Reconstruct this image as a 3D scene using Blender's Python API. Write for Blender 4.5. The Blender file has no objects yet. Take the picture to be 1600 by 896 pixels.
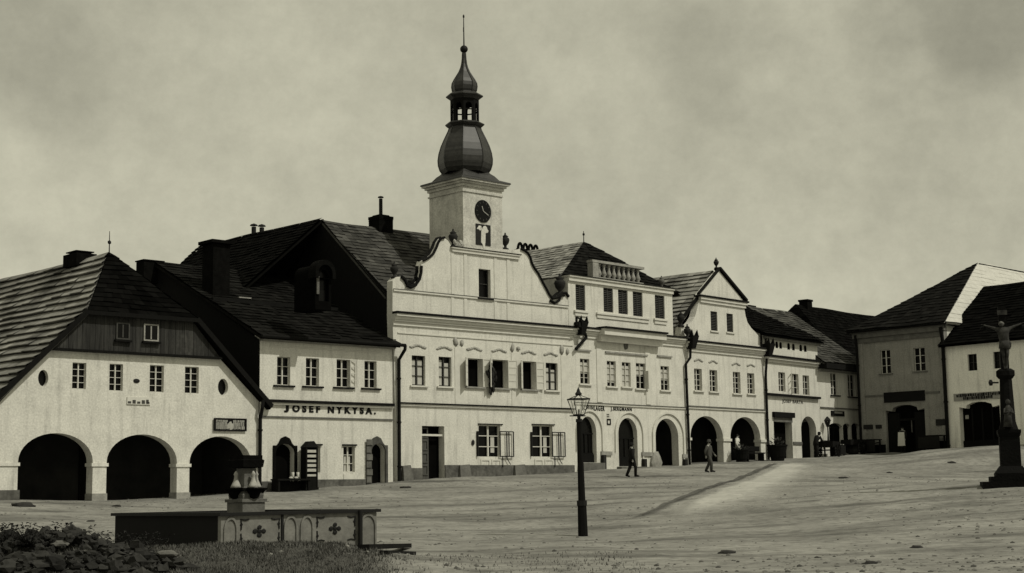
import bpy, bmesh, math, random
import numpy as np
from mathutils import Vector, Matrix, noise
from mathutils.geometry import tessellate_polygon
random.seed(7)
R_ = math.radians
SC = bpy.context.scene
COL = SC.collection

# ------------------------------------------------------------------ camera
FPX, EYE = 2400.0, 1.6                      # focal length in photo pixels (1600 wide), eye height
PITCH, ROLL = R_(7.62), R_(-0.867)
CM = (Matrix.Rotation(math.pi/2 + PITCH, 3, 'X') @ Matrix.Rotation(ROLL, 3, 'Z'))
cam_d = bpy.data.cameras.new('camera'); cam = bpy.data.objects.new('camera', cam_d); COL.objects.link(cam)
cam.matrix_world = Matrix.Translation((0, 0, EYE)) @ CM.to_4x4()
cam_d.sensor_width = 36.0; cam_d.lens = 36.0*FPX/1600.0
cam_d.clip_start = 0.5; cam_d.clip_end = 6000
SC.camera = cam

# ------------------------------------------------------------------ light, sky, exposure
SUN_AZ = Vector((0.875, -0.485, 0)).normalized()      # horizontal direction towards the sun
SUN_EL = R_(51)
SKY_RGB = (1.0, 0.970, 0.745)
w = bpy.data.worlds.new('World'); SC.world = w; w.use_nodes = True
nt = w.node_tree; nt.nodes.clear()
def N(t, **k):
    n = nt.nodes.new(t)
    for a, v in k.items(): setattr(n, a, v)
    return n
out = N('ShaderNodeOutputWorld'); bg = N('ShaderNodeBackground')
sky = N('ShaderNodeTexSky', sky_type='NISHITA'); sky.sun_disc = False
sky.sun_elevation = SUN_EL; sky.sun_rotation = math.atan2(SUN_AZ.x, SUN_AZ.y)
bw = N('ShaderNodeRGBToBW'); pw = N('ShaderNodeMath', operation='POWER'); pw.inputs[1].default_value = 0.22
tc = N('ShaderNodeTexCoord'); mp = N('ShaderNodeMapping'); mp.inputs['Scale'].default_value = (5.5, 5.5, 8.0)
nz = N('ShaderNodeTexNoise'); nz.inputs['Scale'].default_value = 1.0; nz.inputs['Detail'].default_value = 12; nz.inputs['Roughness'].default_value = 0.66
mr = N('ShaderNodeMapRange'); mr.inputs['From Min'].default_value = .3; mr.inputs['From Max'].default_value = .72
mr.inputs['To Min'].default_value = .80; mr.inputs['To Max'].default_value = 1.13
# two darker clouds, upper left and upper right of the square
def cloud(d, r0, r1, dark):
    dp = N('ShaderNodeVectorMath', operation='DISTANCE'); dp.inputs[1].default_value = d
    ad = N('ShaderNodeMath', operation='MULTIPLY_ADD'); ad.inputs[1].default_value = .16; 
    nt.links.new(tc.outputs['Generated'], dp.inputs[0]); nt.links.new(nz2.outputs[0], ad.inputs[0]); nt.links.new(dp.outputs['Value'], ad.inputs[2])
    m = N('ShaderNodeMapRange', interpolation_type='SMOOTHSTEP'); m.inputs['From Min'].default_value = r0; m.inputs['From Max'].default_value = r1
    m.inputs['To Min'].default_value = dark; m.inputs['To Max'].default_value = 1.0
    nt.links.new(ad.outputs[0], m.inputs['Value']); return m.outputs['Result']
nz2 = N('ShaderNodeTexNoise'); nz2.inputs['Scale'].default_value = 9; nz2.inputs['Detail'].default_value = 7
nt.links.new(tc.outputs['Generated'], nz2.inputs['Vector'])
def dirpx(px, py): return (CM @ Vector(((px-800)/FPX, -(py-448)/FPX, -1))).normalized()
def mulv(a, b):
    m = N('ShaderNodeMath', operation='MULTIPLY'); nt.links.new(a, m.inputs[0])
    if isinstance(b, float): m.inputs[1].default_value = b
    else: nt.links.new(b, m.inputs[1])
    return m.outputs[0]
nt.links.new(tc.outputs['Generated'], mp.inputs['Vector']); nt.links.new(mp.outputs[0], nz.inputs['Vector']); nt.links.new(nz.outputs[0], mr.inputs['Value'])
nt.links.new(sky.outputs[0], bw.inputs[0]); nt.links.new(bw.outputs[0], pw.inputs[0])
v = mulv(pw.outputs[0], mr.outputs['Result'])
fm = N('ShaderNodeMapRange'); fm.inputs['From Min'].default_value = .3; fm.inputs['From Max'].default_value = .7; fm.inputs['To Min'].default_value = .92; fm.inputs['To Max'].default_value = 1.08
nz3 = N('ShaderNodeTexNoise'); nz3.inputs['Scale'].default_value = 38; nz3.inputs['Detail'].default_value = 9; nz3.inputs['Roughness'].default_value = .75
nt.links.new(tc.outputs['Generated'], nz3.inputs['Vector']); nt.links.new(nz3.outputs[0], fm.inputs['Value']); v = mulv(v, fm.outputs['Result'])
v = mulv(v, cloud(dirpx(1530, 70), .10, .175, .62)); v = mulv(v, cloud(dirpx(40, 60), .09, .15, .78)); v = mulv(v, cloud(dirpx(1090, 60), .09, .14, .86))
cmb = N('ShaderNodeVectorMath', operation='SCALE'); cmb.inputs[0].default_value = SKY_RGB
nt.links.new(v, cmb.inputs['Scale']); nt.links.new(cmb.outputs[0], bg.inputs['Color'])
bg.inputs['Strength'].default_value = 0.36
nt.links.new(bg.outputs[0], out.inputs['Surface'])
sl = bpy.data.lights.new('sun', 'SUN'); sl.energy = 2.25; sl.angle = R_(0.55); sl.color = (1.0, .965, .84)
so = bpy.data.objects.new('sun', sl); COL.objects.link(so)
sd = (SUN_AZ*math.cos(SUN_EL) + Vector((0, 0, math.sin(SUN_EL)))).normalized()
so.rotation_euler = sd.to_track_quat('Z', 'Y').to_euler(); so.location = (30, -20, 60)
SC.view_settings.view_transform = 'Standard'; SC.view_settings.look = 'None'
SC.view_settings.exposure = 0.10; SC.view_settings.gamma = 1.0; SC.view_settings.use_curve_mapping = False
SC.render.engine = 'CYCLES'; SC.cycles.max_bounces = 6; SC.cycles.diffuse_bounces = 3

# ------------------------------------------------------------------ materials (a sepia print's greys)
def T(v): return (v*1.0, v*.985, v*.90, 1)
MATS = {}
def mat(name, v, v2=None, rough=.85, spec=.25, scale=1.2, detail=6, island=0.0, bump=0.0, bscale=25, stretch=None, metal=0.0, mottle=.5, grime=0.0, grime_v=.1, fine=0.0, fscale=13):
    if name in MATS: return MATS[name]
    m = bpy.data.materials.new(name); m.use_nodes = True; MATS[name] = m
    t = m.node_tree; b = t.nodes['Principled BSDF']; L = t.links.new
    b.inputs['Roughness'].default_value = rough; b.inputs['Specular IOR Level'].default_value = spec; b.inputs['Metallic'].default_value = metal
    if v2 is None: v2 = v*.78
    co = t.nodes.new('ShaderNodeTexCoord'); mp = t.nodes.new('ShaderNodeMapping')
    if stretch: mp.inputs['Scale'].default_value = stretch
    L(co.outputs['Object'], mp.inputs['Vector'])
    n1 = t.nodes.new('ShaderNodeTexNoise'); n1.inputs['Scale'].default_value = scale; n1.inputs['Detail'].default_value = detail; n1.inputs['Roughness'].default_value = .62
    L(mp.outputs[0], n1.inputs['Vector'])
    r = t.nodes.new('ShaderNodeMapRange'); r.inputs['From Min'].default_value = mottle-.2; r.inputs['From Max'].default_value = mottle+.2
    L(n1.outputs[0], r.inputs['Value'])
    mx = t.nodes.new('ShaderNodeMix'); mx.data_type = 'RGBA'; mx.inputs['A'].default_value = T(v); mx.inputs['B'].default_value = T(v2)
    L(r.outputs[0], mx.inputs['Factor']); c = mx.outputs['Result']
    if grime:
        n3 = t.nodes.new('ShaderNodeTexNoise'); n3.inputs['Scale'].default_value = .55; n3.inputs['Detail'].default_value = 9; n3.inputs['Roughness'].default_value = .7
        L(co.outputs['Object'], n3.inputs['Vector'])
        r3 = t.nodes.new('ShaderNodeMapRange'); r3.inputs['From Min'].default_value = .56; r3.inputs['From Max'].default_value = .72; r3.inputs['To Max'].default_value = grime
        L(n3.outputs[0], r3.inputs['Value'])
        m3 = t.nodes.new('ShaderNodeMix'); m3.data_type = 'RGBA'; m3.inputs['B'].default_value = T(grime_v)
        L(r3.outputs[0], m3.inputs['Factor']); L(c, m3.inputs['A']); c = m3.outputs['Result']
    if fine:
        n4 = t.nodes.new('ShaderNodeTexNoise'); n4.inputs['Scale'].default_value = fscale; n4.inputs['Detail'].default_value = 3; L(co.outputs['Object'], n4.inputs['Vector'])
        r4 = t.nodes.new('ShaderNodeMapRange'); r4.inputs['From Min'].default_value = .3; r4.inputs['From Max'].default_value = .7; r4.inputs['To Min'].default_value = 1-fine; r4.inputs['To Max'].default_value = 1+fine
        L(n4.outputs[0], r4.inputs['Value']); mp5 = t.nodes.new('ShaderNodeMapping'); mp5.inputs['Scale'].default_value = (2.2, 2.2, .22); L(co.outputs['Object'], mp5.inputs['Vector'])
        n5 = t.nodes.new('ShaderNodeTexNoise'); n5.inputs['Scale'].default_value = 1.6; n5.inputs['Detail'].default_value = 6; L(mp5.outputs[0], n5.inputs['Vector'])
        r5 = t.nodes.new('ShaderNodeMapRange'); r5.inputs['From Min'].default_value = .52; r5.inputs['From Max'].default_value = .75; r5.inputs['To Min'].default_value = 1; r5.inputs['To Max'].default_value = .72; L(n5.outputs[0], r5.inputs['Value'])
        mm = t.nodes.new('ShaderNodeMath'); mm.operation = 'MULTIPLY'; L(r4.outputs[0], mm.inputs[0]); L(r5.outputs[0], mm.inputs[1])
        vm = t.nodes.new('ShaderNodeVectorMath'); vm.operation = 'SCALE'; L(c, vm.inputs[0]); L(mm.outputs[0], vm.inputs['Scale']); c = vm.outputs[0]
    if island:
        g = t.nodes.new('ShaderNodeNewGeometry'); r2 = t.nodes.new('ShaderNodeMapRange')
        r2.inputs['To Min'].default_value = 1-island; r2.inputs['To Max'].default_value = 1+island
        L(g.outputs['Random Per Island'], r2.inputs['Value'])
        vm = t.nodes.new('ShaderNodeVectorMath'); vm.operation = 'SCALE'; L(c, vm.inputs[0]); L(r2.outputs[0], vm.inputs['Scale']); c = vm.outputs[0]
    L(c, b.inputs['Base Color'])
    if bump:
        n2 = t.nodes.new('ShaderNodeTexNoise'); n2.inputs['Scale'].default_value = bscale; n2.inputs['Detail'].default_value = 5
        L(mp.outputs[0], n2.inputs['Vector'])
        bp = t.nodes.new('ShaderNodeBump'); bp.inputs['Strength'].default_value = bump; bp.inputs['Distance'].default_value = .03
        L(n2.outputs[0], bp.inputs['Height']); L(bp.outputs[0], b.inputs['Normal'])
    return m
WHITE = mat('lime_plaster', .66, .53, scale=.9, bump=.35, bscale=9, grime=.38, grime_v=.32, fine=.13)
WHITE2 = mat('old_plaster', .66, .53, scale=1.4, bump=.4, bscale=8, grime=.40, grime_v=.3, fine=.14)
TRIM = mat('painted_trim', .64, .52, scale=3, grime=.2, grime_v=.3)
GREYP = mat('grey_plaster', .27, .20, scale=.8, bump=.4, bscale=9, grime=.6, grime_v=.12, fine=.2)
TOWERP = mat('weathered_plaster', .60, .40, scale=1.3, bump=.5, bscale=7, grime=.55, grime_v=.2, fine=.16)
STONE = mat('weathered_stone', .15, .08, scale=2.5, bump=.7, bscale=12, grime=.6, grime_v=.05)
PORTAL = mat('portal_stone', .085, .04, scale=3, bump=.7, bscale=12, grime=.5, grime_v=.03)
STONEL = mat('pale_stone', .34, .20, scale=3, bump=.6, bscale=12, grime=.5, grime_v=.08)
STONED = mat('blackened_stone', .007, .003, rough=1, spec=.03, scale=4, bump=.6, bscale=14)
PLINTH = mat('plinth_render', .13, .06, scale=1.8, bump=.6, bscale=8, grime=.6, grime_v=.04, fine=.25, fscale=7)
WHITE3 = mat('fresh_whitewash', .86, .78, scale=1.1, bump=.3, bscale=9, grime=.2, grime_v=.5, fine=.12)
WOOD = mat('weathered_boards', .040, .012, rough=.8, scale=1.6, stretch=(9, 9, .8), bump=.5, bscale=6, island=.35, grime=.5, grime_v=.11)
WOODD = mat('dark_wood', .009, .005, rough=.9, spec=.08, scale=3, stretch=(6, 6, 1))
DOORW = mat('panelled_door_wood', .085, .045, rough=.7, scale=3, stretch=(6, 6, 1))
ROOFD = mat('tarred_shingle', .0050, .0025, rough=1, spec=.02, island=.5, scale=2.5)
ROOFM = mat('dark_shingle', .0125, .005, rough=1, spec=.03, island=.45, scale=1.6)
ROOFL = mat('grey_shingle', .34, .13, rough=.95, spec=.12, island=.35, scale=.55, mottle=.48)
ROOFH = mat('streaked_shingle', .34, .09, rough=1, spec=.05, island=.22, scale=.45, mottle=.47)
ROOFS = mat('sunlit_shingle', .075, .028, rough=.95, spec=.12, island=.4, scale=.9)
ROOFP = mat('sun_bright_roof', .58, .46, rough=.6, spec=.3, scale=2, bump=.3, bscale=6)  # sunlight on the slope facing the sun is put into this pale colour
COPPER = mat('dome_sheet', .030, .010, rough=.5, spec=.45, island=.3, scale=4)
FLASH = mat('sheet_flashing', .009, .005, rough=.9, spec=.12)
IRON = mat('black_iron', .007, .005, rough=.7, spec=.25)
CASTI = mat('painted_cast_iron', .20, .11, rough=.75, scale=3, bump=.3, bscale=20, grime=.5, grime_v=.08)
GLASS = mat('window_glass', .004, .003, rough=.25, spec=.14)
LGLASS = mat('lantern_glass', .30, .24, rough=.25, spec=.5)
VOID = mat('dark_interior', .005, .003, rough=1, spec=0)
ARCIN = mat('shade_dark_passage_plaster', .030, .012, scale=1.2, grime=.5, grime_v=.015)  # deep shade of the passages put into a near-black wall colour
CROSSM = mat('black_weathered_stone', .0055, .003, scale=4, bump=.6, bscale=14, spec=.1)
CURT = mat('curtain_cloth', .50, .38, scale=9, stretch=(6, 1, .6))
SASHM = mat('window_paint', .60, .5, scale=4)
SASHD = mat('brown_window_paint', .06, .04, scale=4)
LOUV = mat('louvre_wood', .045, .03, scale=4)
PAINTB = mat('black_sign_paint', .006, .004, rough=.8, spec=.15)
PAINTG = mat('grey_letter_paint', .06, .04, rough=.7)
PALE = mat('pale_goods', .5, .35, scale=12)
ORN = mat('stucco_relief', .40, .26, scale=6, bump=.4)
STATUE = mat('statue_stone', .055, .006, scale=5, bump=.5, bscale=14)
URN = mat('dark_urn_stone', .020, .012, scale=4, bump=.5)
SKIN = mat('skin', .32, .26, rough=.6)
CLOTHD = mat('black_cloth', .014, .010, rough=.95, spec=.1)
CLOTHG = mat('grey_cloth', .07, .045, rough=.95, spec=.1)
CLOTHW = mat('white_cloth', .62, .5, rough=.95, spec=.1)
LEAF = mat('tub_plant_leaves', .055, .03, island=.4, rough=.7)
ROCK = mat('dark_rubble', .030, .012, scale=3, bump=.8, bscale=9, island=.55)
ROCKP = mat('pale_rubble', .15, .08, scale=3, bump=.8, bscale=9)

# ------------------------------------------------------------------ mesh builder
class MB:
    def __init__(s): s.v = []; s.f = []
    def add(s, pts, faces):
        b = len(s.v); s.v += [tuple(p) for p in pts]; s.f += [tuple(b+i for i in f) for f in faces]
    def quad(s, *p): s.add(p, [tuple(range(len(p)))])
    def box(s, x0, x1, y0, y1, z0, z1):
        s.add([(x0,y0,z0),(x1,y0,z0),(x1,y1,z0),(x0,y1,z0),(x0,y0,z1),(x1,y0,z1),(x1,y1,z1),(x0,y1,z1)],
              [(0,3,2,1),(4,5,6,7),(0,1,5,4),(1,2,6,5),(2,3,7,6),(3,0,4,7)])
    def obox(s, a, b, wid, hei, up=Vector((0,0,1))):       # bar from a to b
        a = Vector(a); b = Vector(b); d = (b-a).normalized()
        if abs(d.dot(up)) > .98: up = Vector((0,1,0))
        x = d.cross(up).normalized()*wid/2; y = x.cross(d).normalized()*hei/2
        s.add([a-x-y,a+x-y,a+x+y,a-x+y,b-x-y,b+x-y,b+x+y,b-x+y], [(0,3,2,1),(4,5,6,7),(0,1,5,4),(1,2,6,5),(2,3,7,6),(3,0,4,7)])
    def plate(s, outer, holes, y0, y1):                     # (u,z) outlines, extruded from y0 (front) to y1
        loops = [outer]+list(holes)
        fl = [p for l in loops for p in l]
        tris = tessellate_polygon([[Vector((p[0], p[1], 0)) for p in l] for l in loops])
        n = len(fl)
        pts = [(p[0], y0, p[1]) for p in fl]+[(p[0], y1, p[1]) for p in fl]
        fs = []
        for t in tris:
            a, b, c = [fl[i] for i in t]
            cr = (b[0]-a[0])*(c[1]-a[1])-(b[1]-a[1])*(c[0]-a[0])
            t = tuple(t) if cr > 0 else tuple(reversed(t))
            fs.append(t); fs.append(tuple(n+i for i in reversed(t)))
        k = 0
        for li, l in enumerate(loops):
            m = len(l); ar = sum(l[i][0]*l[(i+1)%m][1]-l[(i+1)%m][0]*l[i][1] for i in range(m))
            flip = (ar > 0) != (li == 0)
            for i in range(m):
                a, b = k+i, k+(i+1)%m
                fs.append((b, a, n+a, n+b) if not flip else (a, b, n+b, n+a))
            k += m
        s.add(pts, fs)
    def tube(s, pts, r, seg=8, cap=True):
        pts = [Vector(p) for p in pts]
        rs = r if isinstance(r, (list, tuple)) else [r]*len(pts)
        rings = []; up = Vector((0.013, 0.02, 1)).normalized(); x = None
        for i, p in enumerate(pts):
            d = (pts[min(i+1, len(pts)-1)]-pts[max(i-1, 0)]).normalized()
            if x is None:
                x = d.cross(up)
                if x.length < .1: x = d.cross(Vector((0, 1, 0)))
            x = (x-d*x.dot(d)).normalized(); y = d.cross(x)
            rings.append([p+(x*math.cos(2*math.pi*k/seg)+y*math.sin(2*math.pi*k/seg))*rs[i] for k in range(seg)])
        b = [q for ring in rings for q in ring]; fs = []
        for i in range(len(pts)-1):
            for k in range(seg):
                fs.append((i*seg+k, i*seg+(k+1)%seg, (i+1)*seg+(k+1)%seg, (i+1)*seg+k))
        if cap: fs += [tuple(reversed(range(seg))), tuple((len(pts)-1)*seg+k for k in range(seg))]
        s.add(b, fs)
    def lathe(s, prof, cx, cy, seg=12, ph=0.0, sy=1.0):    # prof [(r,z)] bottom to top
        b = [(cx+r*math.cos(ph+2*math.pi*k/seg), cy+sy*r*math.sin(ph+2*math.pi*k/seg), z) for r, z in prof for k in range(seg)]
        fs = []
        for i in range(len(prof)-1):
            for k in range(seg):
                fs.append((i*seg+k, i*seg+(k+1)%seg, (i+1)*seg+(k+1)%seg, (i+1)*seg+k))
        fs += [tuple(reversed(range(seg))), tuple((len(prof)-1)*seg+k for k in range(seg))]
        s.add(b, fs)
    def blob(s, c, r, sq=(1,1,1), seed=0, amp=.25, sub=2):
        bm = bmesh.new(); bmesh.ops.create_icosphere(bm, subdivisions=sub, radius=1)
        for q in bm.verts:
            k = 1+amp*noise.noise(q.co*1.4+Vector((seed*3.1, seed*1.7, seed)))*2
            q.co = Vector((q.co.x*sq[0], q.co.y*sq[1], q.co.z*sq[2]))*r*k+Vector(c)
        s.add([q.co[:] for q in bm.verts], [tuple(q.index for q in f.verts) for f in bm.faces]); bm.free()
    def shift(s, dx=0, dy=0, dz=0): s.v = [(p[0]+dx, p[1]+dy, p[2]+dz) for p in s.v]
    def build(s, name, m, parent=None, smooth=False, off=None):
        me = bpy.data.meshes.new(name)
        v = s.v if off is None else [(p[0]-off[0], p[1]-off[1], p[2]-off[2]) for p in s.v]
        me.from_pydata(v, [], s.f); me.update()
        bm = bmesh.new(); bm.from_mesh(me); bmesh.ops.recalc_face_normals(bm, faces=bm.faces); bm.to_mesh(me); bm.free()
        if smooth:
            for p in me.polygons: p.use_smooth = True
        me.materials.append(m)
        o = bpy.data.objects.new(name, me); COL.objects.link(o)
        if parent: o.parent = parent
        return o
def tag(o, label=None, cat=None, group=None, kind=None):
    if label: o['label'] = label
    if cat: o['category'] = cat
    if group: o['group'] = group
    if kind: o['kind'] = kind
    return o
def empty(name, loc, rz, label, cat, group=None):
    o = bpy.data.objects.new(name, None); COL.objects.link(o); o.location = loc; o.rotation_euler = (0, 0, rz)
    o.empty_display_size = .3
    return tag(o, label, cat, group)
def copy_tree(o, parent=None):
    c = o.copy(); COL.objects.link(c); c.parent = parent
    for ch in list(o.children): copy_tree(ch, c)
    return c
def text_mb(string, u0, u1, z0, z1, y, extr=.012, bold=0.0, space=1.12):
    cu = bpy.data.curves.new('lettering', 'FONT'); cu.body = string; cu.extrude = .02; cu.offset = bold; cu.space_character = space; cu.resolution_u = 4
    ob = bpy.data.objects.new('lettering', cu); COL.objects.link(ob)
    dg = bpy.context.evaluated_depsgraph_get(); me = bpy.data.meshes.new_from_object(ob.evaluated_get(dg))
    xs = [q.co.x for q in me.vertices]; ys = [q.co.y for q in me.vertices]
    x0, x1 = min(xs), max(xs); a0, a1 = min(ys), max(ys)
    m = MB()
    m.add([(u0+(q.co.x-x0)/(x1-x0)*(u1-u0), y-(q.co.z/.02)*extr*.5, z0+(q.co.y-a0)/(a1-a0)*(z1-z0)) for q in me.vertices], [tuple(p.vertices) for p in me.polygons])
    bpy.data.objects.remove(ob); bpy.data.meshes.remove(me); bpy.data.curves.remove(cu)
    return m

# ------------------------------------------------------------------ surveying: photo measurements to real planes
def ray(px, py): return CM @ Vector(((px-800)/FPX, -(py-448)/FPX, -1))
class Face:                                  # a vertical facade plane; u runs along it, t goes back behind it
    def __init__(s, x, y, az):
        a = R_(az); s.o = Vector((x, y, 0)); s.d = Vector((math.sin(a), math.cos(a), 0)); s.n = Vector((math.cos(a), -math.sin(a), 0)); s.az = az
        s.rz = math.pi/2-a
    def uz(s, px, py, t=0.0):
        r = ray(px, py); O = s.o-s.n*t; P = r*(O.dot(s.n)/r.dot(s.n)); return (P-s.o).dot(s.d), P.z+EYE
    def onU(s, px, py, u):
        r = ray(px, py); O = s.o+s.d*u; P = r*(O.dot(s.d)/r.dot(s.d)); return -(P-s.o).dot(s.n), P.z+EYE
    def at(s, u, t=0.0, z=0.0): return s.o+s.d*u-s.n*t+Vector((0, 0, z))
    def box(s, x0, y0, x1, y1, t=0.0):
        xm, ym = (x0+x1)/2, (y0+y1)/2
        return s.uz(x0, ym, t)[0], s.uz(x1, ym, t)[0], s.uz(xm, y1, t)[1], s.uz(xm, y0, t)[1]
def depth_pt(px, py, Y): r = ray(px, py); return r*(Y/r.y)+Vector((0, 0, EYE))
p = depth_pt(622, 752, 76.0)
F3 = Face(p.x, p.y, 47.5)                                    # the town hall
def nxt(pf, px, py, az): P = pf.at(pf.uz(px, py)[0]); return Face(P.x, P.y, az)
F4 = nxt(F3, 899, 735, 43.5); F5 = nxt(F4, 1075, 725, 42.0); F6 = nxt(F5, 1199, 718, 39.0); F7 = nxt(F6, 1284, 715, 41.0)
def left(nf, px, py, az): g = Face(nf.o.x, nf.o.y, az); P = g.at(g.uz(px, py)[0]); return Face(P.x, P.y, az)
F2 = left(F3, 404, 769, 47.5); F1 = left(F2, 2, 783, 47.0)
L1 = (F2.o-F1.o).length; L2 = (F3.o-F2.o).length; L3 = (F4.o-F3.o).length; L4 = (F5.o-F4.o).length; L5 = (F6.o-F5.o).length; L6 = (F7.o-F6.o).length
L7 = F7.uz(1347, 711)[0]
p = depth_pt(1484, 700, 101.0); F9 = Face(p.x, p.y, 139.0)
F8 = left(F9, 1347, 710, 135.0); L8 = (F9.o-F8.o).length; L9 = 13.0

# ------------------------------------------------------------------ ground
ctrl = []
def gp(F, px, py):
    u, z = F.uz(px, py)
    for t in (0.0, 4.0, 9.0): q = F.at(u, t); ctrl.append((q.x, q.y, z))
    q = F.at(u, -4.0); ctrl.append((q.x, q.y, z-.22))
for F, l in ((F1, ((30, 782), (150, 783), (285, 779), (400, 771))), (F2, ((425, 769), (520, 761), (615, 753))), (F3, ((640, 750), (760, 744.5), (890, 737.5))),
             (F4, ((910, 735), (990, 731), (1070, 727))), (F5, ((1085, 724.5), (1190, 719.5))), (F6, ((1205, 718), (1280, 715.5))), (F7, ((1340, 711.5),)), (F8, ((1400, 706), (1480, 701))), (F9, ((1540, 698), (1600, 695)))):
    for a in l: gp(F, *a)
for x, y, z in ((0, 0, 0), (-25, 5, 0), (25, 5, 0), (-8, 28, .16), (0, 28, .16), (9, 28, .2), (-6.6, 38, .33), (-8, 34, .31), (-3, 37, .33), (2.0, 44, .33), (-14, 40, .5), (-22, 40, .5), (14, 40, .75), (8, 42, .52), (26, 42, .95), (16.8, 52, 1.54), (26, 56, 1.7), (30, 85, 2.25), (45, 80, 2.2), (-30, 70, 1.5), (-45, 60, 1.4), (40, 120, 4), (0, 120, 3.5), (-40, 110, 2.2)):
    ctrl.append((x, y, z))
CP = np.array(ctrl)
def _phi(d): return np.where(d > 1e-9, d*d*np.log(np.maximum(d, 1e-9)), 0)
_n = len(CP); _S = 20.0
_D = np.linalg.norm(CP[:, None, :2]-CP[None, :, :2], axis=2)/_S
_A = np.zeros((_n+3, _n+3)); _A[:_n, :_n] = _phi(_D)+np.eye(_n)*.004; _A[:_n, _n] = 1; _A[:_n, _n+1:] = CP[:, :2]/_S; _A[_n:, :_n] = _A[:_n, _n:].T
_W = np.linalg.solve(_A, np.concatenate([CP[:, 2], np.zeros(3)]))
def tps(X, Y):
    X = np.clip(np.asarray(X, float), -42, 46); Y = np.clip(np.asarray(Y, float), 0, 122)
    d = np.sqrt((X[..., None]-CP[:, 0])**2+(Y[..., None]-CP[:, 1])**2)/_S
    return (_phi(d)*_W[:_n]).sum(-1)+_W[_n]+_W[_n+1]*X/_S+_W[_n+2]*Y/_S
def bump(x, y):
    b = .07*noise.noise(Vector((x*.35, y*.35, 0)))+.03*noise.noise(Vector((x*.95, y*.95, 4)))
    return b*min(1.0, max(0.0, (y-3)/10))
def mound(x, y):
    m = .40*math.exp(-((x+5.3)/2.6)**2-((y-31.4)/1.3)**2)+.16*math.exp(-((x+8.4)/1.6)**2-((y-31.5)/1.5)**2)
    m += .30*math.exp(-((x+3.4)/1.7)**2-((y-30.0)/1.2)**2)+.55*math.exp(-((x+8.4)/2.2)**2-((y-27.8)/1.2)**2)
    return m*(1+.25*noise.noise(Vector((x*1.3, y*1.3, 7))))
def soil(x, y):
    e = (x+6.6)/4.6; f = (y-29.2)/4.3
    return max(0, min(1, 2.6*(1-(e*e+f*f))+.5*noise.noise(Vector((x*.8, y*.8, 1)))))
def gz(x, y): return float(tps(np.array([x]), np.array([y]))[0])+bump(x, y)+mound(x, y)
def axis(lo, hi, step, far):
    a = list(np.arange(lo, hi+.001, step)); s = step; q = lo
    while q > -far: s *= 1.5; q -= s; a.insert(0, q)
    s = step; q = hi
    while q < far: s *= 1.5; q += s; a.append(q)
    return np.array(a)
gx = axis(-34, 44, .5, 2500); gy = axis(18, 112, .5, 2500)
GX, GY = np.meshgrid(gx, gy)
Z = np.zeros_like(GX)
for j in range(len(gy)): Z[j] = tps(GX[j], GY[j])
gm = MB(); nx, ny = len(gx), len(gy)
for j in range(ny):
    for i in range(nx):
        gm.v.append((gx[i], gy[j], Z[j, i]+bump(gx[i], gy[j])+mound(gx[i], gy[j])))
for j in range(ny-1):
    for i in range(nx-1): gm.f.append((j*nx+i, j*nx+i+1, (j+1)*nx+i+1, (j+1)*nx+i))
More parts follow.
